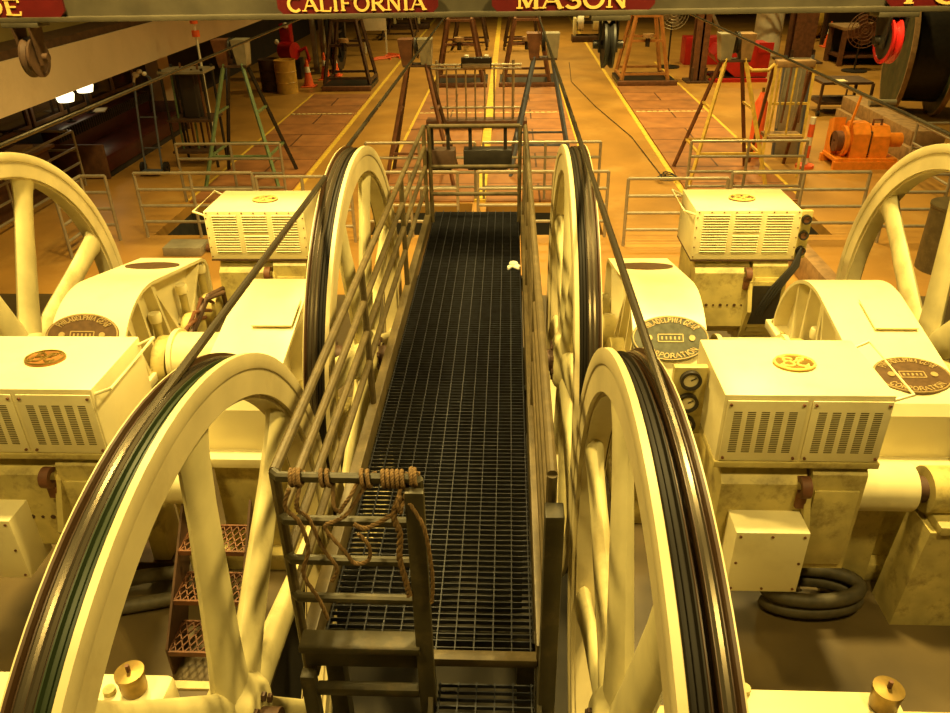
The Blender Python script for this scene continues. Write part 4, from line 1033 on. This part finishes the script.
MB().tube([(-6.9, 26.9, 1.1), (-6.6, 26.9, 1.25), (-6.5, 26.9, .8), (-6.7, 26.9, .5)], .08, 10).build('hose', RED, t)
t = thing('spare_sheave', 'big dark sheave ring leaning upright behind the left traffic cones', 'sheave ring', (-6.1, 29.0, 0))
MB().lathe([(-.12, .95), (-.12, 1.2), (-.05, 1.2), (0, 1.12), (.05, 1.2), (.12, 1.2), (.12, .95)], (-6.1, 29.0, 1.2), 'x', 56, True).build('ring', BLACKM, t)
for k in range(6):
    a = PI * k / 3; MB().bar((-6.1, 29.0, 1.2), (-6.1, 29.0 + .97 * math.cos(a), 1.2 + .97 * math.sin(a)), .08, .06, up=(1, 0, 0)).build('spoke', BLACKM, t)
for k, x in enumerate((-6.75, -6.45)):
    tag(MB().box(x - .08, x + .08, 28.2, 28.4, 0, 2.3, .01).build('steel_channel', SHEET), ('left' if k == 0 else 'right') + ' of two upright grey channels between the red machine and black ring', 'steel channel')
t = thing('notice_board', 'white framed board with dark window standing at the far left', 'board', (-5.35, 33.0, 0))
for x in (-5.8, -4.95): MB().box(x - .03, x + .03, 33.0, 33.06, 0, 2.6).build('post', WHITE, t)
MB().box(-5.85, -4.9, 32.95, 33.0, .85, 2.6, .01).build('board', WHITE, t); MB().box(-5.6, -5.1, 32.93, 32.95, 1.35, 2.3).build('dark_window', WALLD, t)
for k in range(4):
    r_ = .35 + .15 * (k % 2); pts = [(-4.9 + .18 * k + r_ * math.cos(a * .5), 31.2 + .4 * k + r_ * .6 * math.sin(a * .7 + k), .03) for a in range(0, 14)]
    tag(MB().tube(pts, .03, 6).build('orange_hose', CONE), ('orange hose loop nearest the left aisle line', 'orange hose loop second from the near end on the left floor', 'orange hose loop in the middle of the far left floor', 'farthest orange hose loop in front of the white board')[k], 'hose', 'orange hoses on the far left floor')

# far end machinery (pale yellow) seen below the beam
def far_machine(x, y, label):
    t = thing('far_winch', label, 'machine', (x, y, 0), 'pale winches at the far end')
    MB().box(x - .9, x + .9, y - .4, y + .4, 0, .25, .02).build('base', RUSTD, t)
    for dx in (-.55, .1, .6): MB().lathe([(-.12, .05), (-.12, .34), (.12, .34), (.12, .05)], (x + dx, y, .75), 'x', 24, True).build('drum', WHITE if dx != .1 else CREAM, t)
    MB().cyl((x - .8, y, .75), (x + .8, y, .75), .06, 10).build('shaft', BLACKM, t)
    for dx in (-.85, .35): MB().box(x + dx, x + dx + .12, y - .3, y + .3, .25, .95, .02).build('frame', CREAM, t)
    MB().box(x - .4, x + .4, y - .2, y + .2, .95, 1.6, .03).build('cowl', CREAM, t)
far_machine(-4.9, 41.5, 'pale winch at the far end of the left aisle')
far_machine(3.6, 36.0, 'pale winch at the far end right of the right aisle')

# ================================================================== RIGHT SIDE
def hcol(x, y, w, h, m, label, base=True):
    t = thing('steel_column', label, 'column', (x, y, 0), 'rusty steel columns')
    f = MB()
    f.box(x - w / 2, x + w / 2, y - w / 2, y - w / 2 + .05, 0, h).box(x - w / 2, x + w / 2, y + w / 2 - .05, y + w / 2, 0, h).box(x - .03, x + .03, y - w / 2, y + w / 2, 0, h)
    f.build('h_section', m, t)
    if base:
        MB().box(x - w * .9, x + w * .9, y - w * .9, y + w * .9, 0, .06).build('base_plate', RUSTD, t)
        for sx in (-1, 1): MB().box(x + sx * w * .5 - .03, x + sx * w * .5 + .03, y - w * .7, y - w * .5, .06, .45).build('gusset', RUSTD, t)
hcol(5.95, 25.9, .42, 7, RUST, 'rusty steel column left of the red bin')
hcol(10.35, 29.8, .75, 7, RUST, 'wide rusty steel column right of the white tank')
t = thing('red_skip_bin', 'bright red tipping skip bin with slanted sides standing behind the yellow A-frame', 'bin', (7.5, 26.5, 0))
MB().prism([(6.42, .78), (6.50, .62), (7.15, .12), (8.15, .12), (8.15, 1.08), (6.62, 1.02)], 25.9, 27.0, 'y').build('bin_body', RED, t)
MB().box(7.75, 8.2, 25.84, 25.9, .85, 1.14).build('rim', RED, t)
MB().box(6.3, 8.1, 25.65, 25.85, 0, .1).build('base_runner', RED, t); MB().box(6.3, 8.1, 27.0, 27.2, 0, .1).build('base_runner', RED, t)
MB().box(6.5, 8.1, 25.85, 27.1, .1, .13).build('base_frame', BLACKM, t)
MB().box(6.56, 6.70, 25.885, 25.9, .76, .88, 0, Matrix.Rotation(.5, 3, 'Y')).build('white_notice', WHITE, t)
tag(MB().box(6.2, 7.8, 29.2, 30.0, .0, .9, .02).build('red_bin', RED), 'plain dark-red bin behind the rusty column and the skip bin', 'bin')
t = thing('white_tank', 'white upright tank standing behind the red skip bin', 'tank', (9.72, 31.6, 0))
MB().lathe([(0, 0), (0, .5), (2.0, .5), (2.2, .33), (2.25, 0)], (9.72, 31.6, 0), 'z', 36).build('tank_body', WHITE, t); MB().cyl((9.72, 31.6, 2.2), (9.72, 31.6, 2.4), .1, 12).build('cap', RED, t)
t = thing('leaning_stair', 'pale steel stair rails slanting up behind the red skip bin', 'stair', (8, 30.2, 0))
for k in range(6): MB().bar((7.2 + .32 * k, 30.3, 3.4), (8.6 + .3 * k, 30.3, 1.7), .06, .06).build('rail_bar', GALV, t)
MB().bar((6.4, 30.35, 3.0), (8.2, 30.35, .0), .25, .08).build('stringer', SHEET, t); MB().bar((8.0, 30.35, 1.72), (10.3, 30.35, 1.72), .08, .08).build('landing', GALV, t)
MB().bar((10.2, 30.35, 0), (10.2, 30.35, 1.72), .08, .08).build('landing_post', GALV, t)
# clutter left of the column: pedestal fan, crates
def fan(x, y, z, r, label, m=GALV):
    t = thing('pedestal_fan', label, 'fan', (x, y, 0), 'round shop fans')
    cage = MB()
    for k in range(5):
        rr = r * (k + 1) / 5; cage.tube([(x + rr * math.cos(2 * PI * i / 28), y - .08 + .04 * k / 5, z + rr * math.sin(2 * PI * i / 28)) for i in range(28)], .012, 6, closed=True)
    for k in range(16): a = 2 * PI * k / 16; cage.bar((x, y - .08, z), (x + r * math.cos(a), y - .04, z + r * math.sin(a)), .01, .01)
    cage.build('cage', m, t)
    for k in range(4):
        a = PI * k / 2 + .3; MB().bar((x, y, z), (x + r * .85 * math.cos(a), y + .02, z + r * .85 * math.sin(a)), r * .5, .015, up=(0, 1, .3)).build('blade', m, t)
    MB().cyl((x, y + .03, z), (x, y + .3, z), .11, 16).build('motor', BLACKM, t)
    MB().cyl((x, y + .15, .05), (x, y + .15, z), .03, 10).build('stem', BLACKM, t); MB().lathe([(0, 0), (0, .4), (.04, .4), (.06, 0)], (x, y + .15, 0), 'z', 28).build('base', BLACKM, t)
fan(5.55, 28.6, 1.75, .5, 'round pale shop fan left of the rusty column')
fan(11.5, 27.4, 1.30, .55, 'round dark shop fan on a stand in front of the brown workbench', RUST)
t = thing('workbench', 'long brown workbench with open shelves at the upper right', 'workbench', (13.4, 29.5, 0))
MB().box(11.3, 15.8, 28.6, 30.0, 1.15, 1.25, .01).build('bench_top', WOOD, t)
for x in (11.4, 13.5, 15.6):
    for y in (28.65, 29.9): MB().box(x - .07, x + .07, y - .07, y + .07, 0, 1.15).build('leg', RUST, t)
MB().box(11.4, 15.6, 28.7, 29.9, .25, .32).build('lower_shelf', RUST, t); MB().box(11.4, 15.6, 28.62, 28.68, .9, 1.15).build('apron', RUST, t)
MB().box(11.4, 15.7, 29.9, 29.96, .0, 1.15).build('back_panel', WALLD, t)
t = thing('storage_table', 'second brown table behind the workbench carrying a cone', 'table', (14.2, 34.6, 0))
MB().box(12.6, 16.0, 34.0, 35.2, 1.35, 1.45).build('table_top', WOOD, t)
for x in (12.7, 15.9):
    for y in (34.1, 35.1): MB().box(x - .06, x + .06, y - .06, y + .06, 0, 1.35).build('leg', RUSTD, t)
MB().box(12.7, 15.9, 34.05, 34.1, .4, 1.35).build('front_panel', WALLD, t)
t = thing('traffic_cone', 'orange traffic cone standing on the table behind the workbench', 'traffic cone', (14.6, 34.5, 1.45), 'orange traffic cones')
MB().box(14.35, 14.85, 34.25, 34.75, 1.45, 1.5).build('base', CONE, t); MB().lathe([(1.5, .2), (2.3, .05), (2.3, 0)], (14.6, 34.5, 0), 'z', 20).build('cone_body', CONE, t)
t = thing('cable_coil', 'stack of yellow cable rings lying on its side left of the workbench', 'cable coil', (13.1, 36.5, 0))
for k in range(6): MB().lathe([(-.11, .55), (-.11, .72), (.11, .72), (.11, .55)], (12.6 + .26 * k, 36.5, .72), 'x', 36, True).build('ring', YELL if k % 2 == 0 else WOOD, t)
def rollcart():
    t = thing('steel_cart', 'brown two-shelf steel cart with papers on top, beside the grey panel', 'cart', (8.5, 21.2, 0))
    x0, x1, y0, y1 = 7.95, 9.2, 20.7, 21.7
    for x in (x0, x1):
        for y in (y0, y1): MB().box(x - .03, x + .03, y - .03, y + .03, .14, .80).build('leg', RUSTD, t); MB().lathe([(-.03, .0), (-.03, .07), (.03, .07), (.03, 0)], (x, y, .07), 'x', 16).build('caster', BLACK, t)
    for z in (.28, .77): MB().box(x0, x1, y0, y1, z, z + .06).build('shelf', RUSTD, t)
    MB().cyl(((x0 + x1) / 2, y0, .28), ((x0 + x1) / 2, y0, .8), .025, 8).build('front_post', RUSTD, t)
rollcart()
tag(MB().box(8.2, 8.6, 20.8, 21.1, .83, .84).build('paper_sheet', PAPER), 'sheet of paper lying on the brown steel cart', 'paper')
# big cable reels
def reel(x, y, r, wd, label, m=GREENR):
    t = thing('cable_reel', label, 'reel', (x, y, 0), 'large wooden cable reels'); t.rotation_euler.z = R(-13)
    for sx in (-1, 1):
        MB().lathe([(-.05, .12), (-.05, r), (.05, r), (.05, .12)], (x + sx * wd, y, r), 'x', 56, True).build('flange', m, t)
        MB().lathe([(-.055, r - .04), (-.055, r + .02), (.055, r + .02), (.055, r - .04)], (x + sx * wd, y, r), 'x', 56, True).build('steel_tyre', WOOD, t)
    MB().cyl((x - wd, y, r), (x + wd, y, r), r * .78, 48).build('cable_pack', BLACKM, t)
reel(10.35, 21.0, 1.45, .52, 'large green cable reel at the right edge, behind the red-rimmed pulley')
reel(13.9, 22.5, 1.75, .7, 'second large green cable reel at the right edge, behind the first', GREENR)
# orange winch
t = thing('orange_winch', 'bright orange winch on a skid base left of the outermost right sheave', 'winch', (7.3, 16.0, 0))
MB().box(6.75, 8.2, 15.7, 16.6, .16, .24).build('skid_base', ORANGE, t)
for y in (15.7, 16.55): MB().box(6.7, 8.25, y - .05, y + .05, 0, .18).build('skid_runner', ORANGE, t)
MB().prism([(15.8, .24), (16.5, .24), (16.5, .8), (16.3, 1.02), (16.0, 1.02), (15.8, .8)], 7.1, 7.5).build('gear_case', ORANGE, t)
MB().prism([(15.8, .24), (16.5, .24), (16.5, .75), (16.3, .95), (16.0, .95), (15.8, .75)], 7.56, 7.98).build('motor_case', ORANGE, t)
MB().box(7.5, 7.56, 15.85, 16.45, .3, .85).build('coupling', RUSTD, t)
MB().lathe([(-.04, .05), (-.04, .36), (.04, .36), (.04, .05)], (6.98, 16.1, .58), 'x', 32, True).build('brake_wheel', ORANGE, t)
MB().lathe([(-.08, .05), (-.08, .24), (.08, .24), (.08, .05)], (6.86, 16.1, .58), 'x', 24, True).build('drum', RUST, t)
MB().prism([(16.2, .24), (16.6, .24), (16.6, 1.0), (16.3, 1.1)], 6.78, 7.05).build('rear_bracket', ORANGE, t)
MB().bar((6.98, 15.95, .7), (7.15, 15.95, 1.75), .06, .04).build('brake_lever', ORANGE, t)
MB().cyl((7.98, 16.1, .6), (8.35, 16.1, .6), .17, 24).build('end_motor', ORANGE, t)
WN = t
MB().tube([(7.62, 16.1, .9), (7.62, 16.1, 1.08), (7.82, 16.1, 1.08), (7.82, 16.1, .9)], .03, 8).build('lifting_eye', RUST, t)
WN.scale = (.84, .84, .84); WN.location.x = 7.05
for k, (x0, x1, y, z, lab) in enumerate(((8.2, 9.0, 17.5, .0, 'long timber baulk lying behind the orange winch, lower one'), (8.3, 9.0, 17.9, .3, 'long timber baulk lying on top of the lower one behind the orange winch'))):
    tag(MB().box(x0, x1, 15.6 if k == 0 else 16.4, 20.2, z, z + .3, .01).build('timber_baulk', WOOD), lab, 'timber')
tag(MB().cyl((8.4, 18.9, .68), (9.0, 18.9, .68), .075, 16).build('pipe_offcut', SHEET), 'short pale pipe lying on top of the timber baulks', 'pipe')
tag(MB().box(9.6, 10.4, 16.2, 17.0, 0, 1.25, .02).build('wooden_crate', WOOD), 'tall brown wooden crate at the right edge beside the timbers', 'crate')
# stepladder with grey panel and cylinders right of the yellow A-frame
t = thing('rod_rack', 'yellow pipe frame with rods and hooks right of the yellow A-frame', 'rack', (5.55, 15.6, 0))
for x in (5.0, 5.72):
    MB().bar((x - .05, 15.2, 0), (x + .03, 15.55, 2.05), .05, .05).build('leg', YELL, t); MB().bar((x, 16.2, 0), (x + .03, 15.65, 2.05), .05, .05).build('leg', RUST, t)
MB().box(5.05, 5.75, 15.5, 15.75, 2.0, 2.12, .01).build('top_box', WOOD, t)
for z in (.75, 1.35): MB().bar((5.0, 15.35 + .1 * z, z), (5.75, 15.35 + .1 * z, z), .045, .045).build('cross_bar', YELL, t)
for k in range(6): x = 5.12 + .10 * k; MB().tube([(x, 15.52, 2.0), (x - .03, 15.45, 1.4), (x - .06 + .03 * (k % 2), 15.42, .8 + .1 * (k % 3))], .02, 8).build('hanging_rod', (YELL, GALV, RUST)[k % 3], t)
MB().box(5.02, 5.72, 15.3, 15.8, .7, .76).build('shelf', WOOD, t)
MB().tube([(4.45, 15.6, 2.05), (4.6, 15.55, 1.95), (4.9, 15.55, 1.95), (5.02, 15.6, 2.05)], .035, 8).build('hook_arm', YELL, t)
t = thing('grey_panel', 'tall grey metal sheet leaning behind the yellow tool frame', 'panel', (6.1, 17.0, 0))
MB().box(5.70, 6.25, 16.9, 16.96, 0, 1.95, .005, Matrix.Rotation(R(-6), 3, 'X'), (6.1, 16.93, 0)).build('sheet', SHEET, t)
for x in (5.70, 6.25): MB().box(x - .025, x + .025, 16.86, 16.92, 0, 2.0, 0, Matrix.Rotation(R(-6), 3, 'X'), (6.1, 16.93, 0)).build('edge_rail', BLUEP, t)
t = thing('delineator_post', 'red and white marker post standing right of the yellow tool frame', 'marker post', (6.05, 15.9, 0))
MB().cyl((6.05, 15.9, .06), (6.05, 15.9, 1.0), .055, 14).build('post', WHITE, t); MB().lathe([(0, 0), (0, .18), (.06, .18), (.08, 0)], (6.05, 15.9, 0), 'z', 18).build('base', CONE, t)
for z in (.2, .62): MB().lathe([(z, .058), (z + .25, .058)], (6.05, 15.9, 0), 'z', 14).build('red_band', CONE, t)
t = thing('gas_cylinder', 'red gas cylinder standing under the yellow tool frame', 'gas cylinder', (5.2, 16.6, 0))
MB().lathe([(0, 0), (0, .13), (1.15, .13), (1.28, .07), (1.36, .05), (1.36, 0)], (5.2, 16.6, 0), 'z', 24).build('cylinder_body', CONE, t); MB().cyl((5.2, 16.6, 1.36), (5.2, 16.6, 1.45), .03, 10).build('valve', BRASS, t)
t = thing('oil_drum', 'dark oil drum with lid handles behind the outermost right sheave', 'drum', (6.25, 10.55, 0))
MB().lathe([(0, 0), (0, .36), (.9, .36), (.92, .375), (.95, .375), (.95, 0)], (6.25, 10.55, 0), 'z', 36).build('drum_body', OLIVE, t)
MB().tube([(6.1, 10.55, .95), (6.1, 10.55, 1.03), (6.4, 10.55, 1.03), (6.4, 10.55, .95)], .02, 8).build('lid_handle', BLACKM, t)
# small pump on a plate between the left pit and the far left motor
t = thing('floor_junction', 'small metal floor box with pipe fittings in front of the leftmost pit railing', 'junction box', (-5.0, 11.2, 0))
MB().box(-5.35, -4.75, 11.0, 11.4, 0, .14, .01).build('box', SHEET, t); MB().cyl((-4.72, 11.2, .07), (-4.5, 11.2, .07), .06, 12).build('fitting', RUST, t)
# beam-like long side trough on right of the far right motor
tag(MB().box(4.08, 4.28, 8.2, 11.2, 0, .38, .01, Matrix.Rotation(R(0), 3, 'Z')).build('cable_trough', WOOD), 'long wooden trough on the floor left of the outermost right sheave', 'trough')
# bits on the far floor
for k, (x, y, lab) in enumerate(((3.1, 14.9, 'coil of thin dark cable at the end of the right aisle line'),)):
    tag(MB().tube([(x + .25 * math.cos(a * .6) * (1 - a / 40), y + .2 * math.sin(a * .6), .05 + .004 * a) for a in range(28)], .014, 6).build('cable_tangle', BLACK), lab, 'cable')
tag(MB().tube([(2.2, 30, .02), (2.0, 26, .02), (2.4, 22, .02), (2.9, 18.5, .02), (3.05, 15.2, .02)], .009, 6).build('floor_cable', BLACK), 'thin dark cable trailing along the right aisle floor', 'cable')

for o in list(bpy.data.objects):
    if '_w' in o: del o['_w']
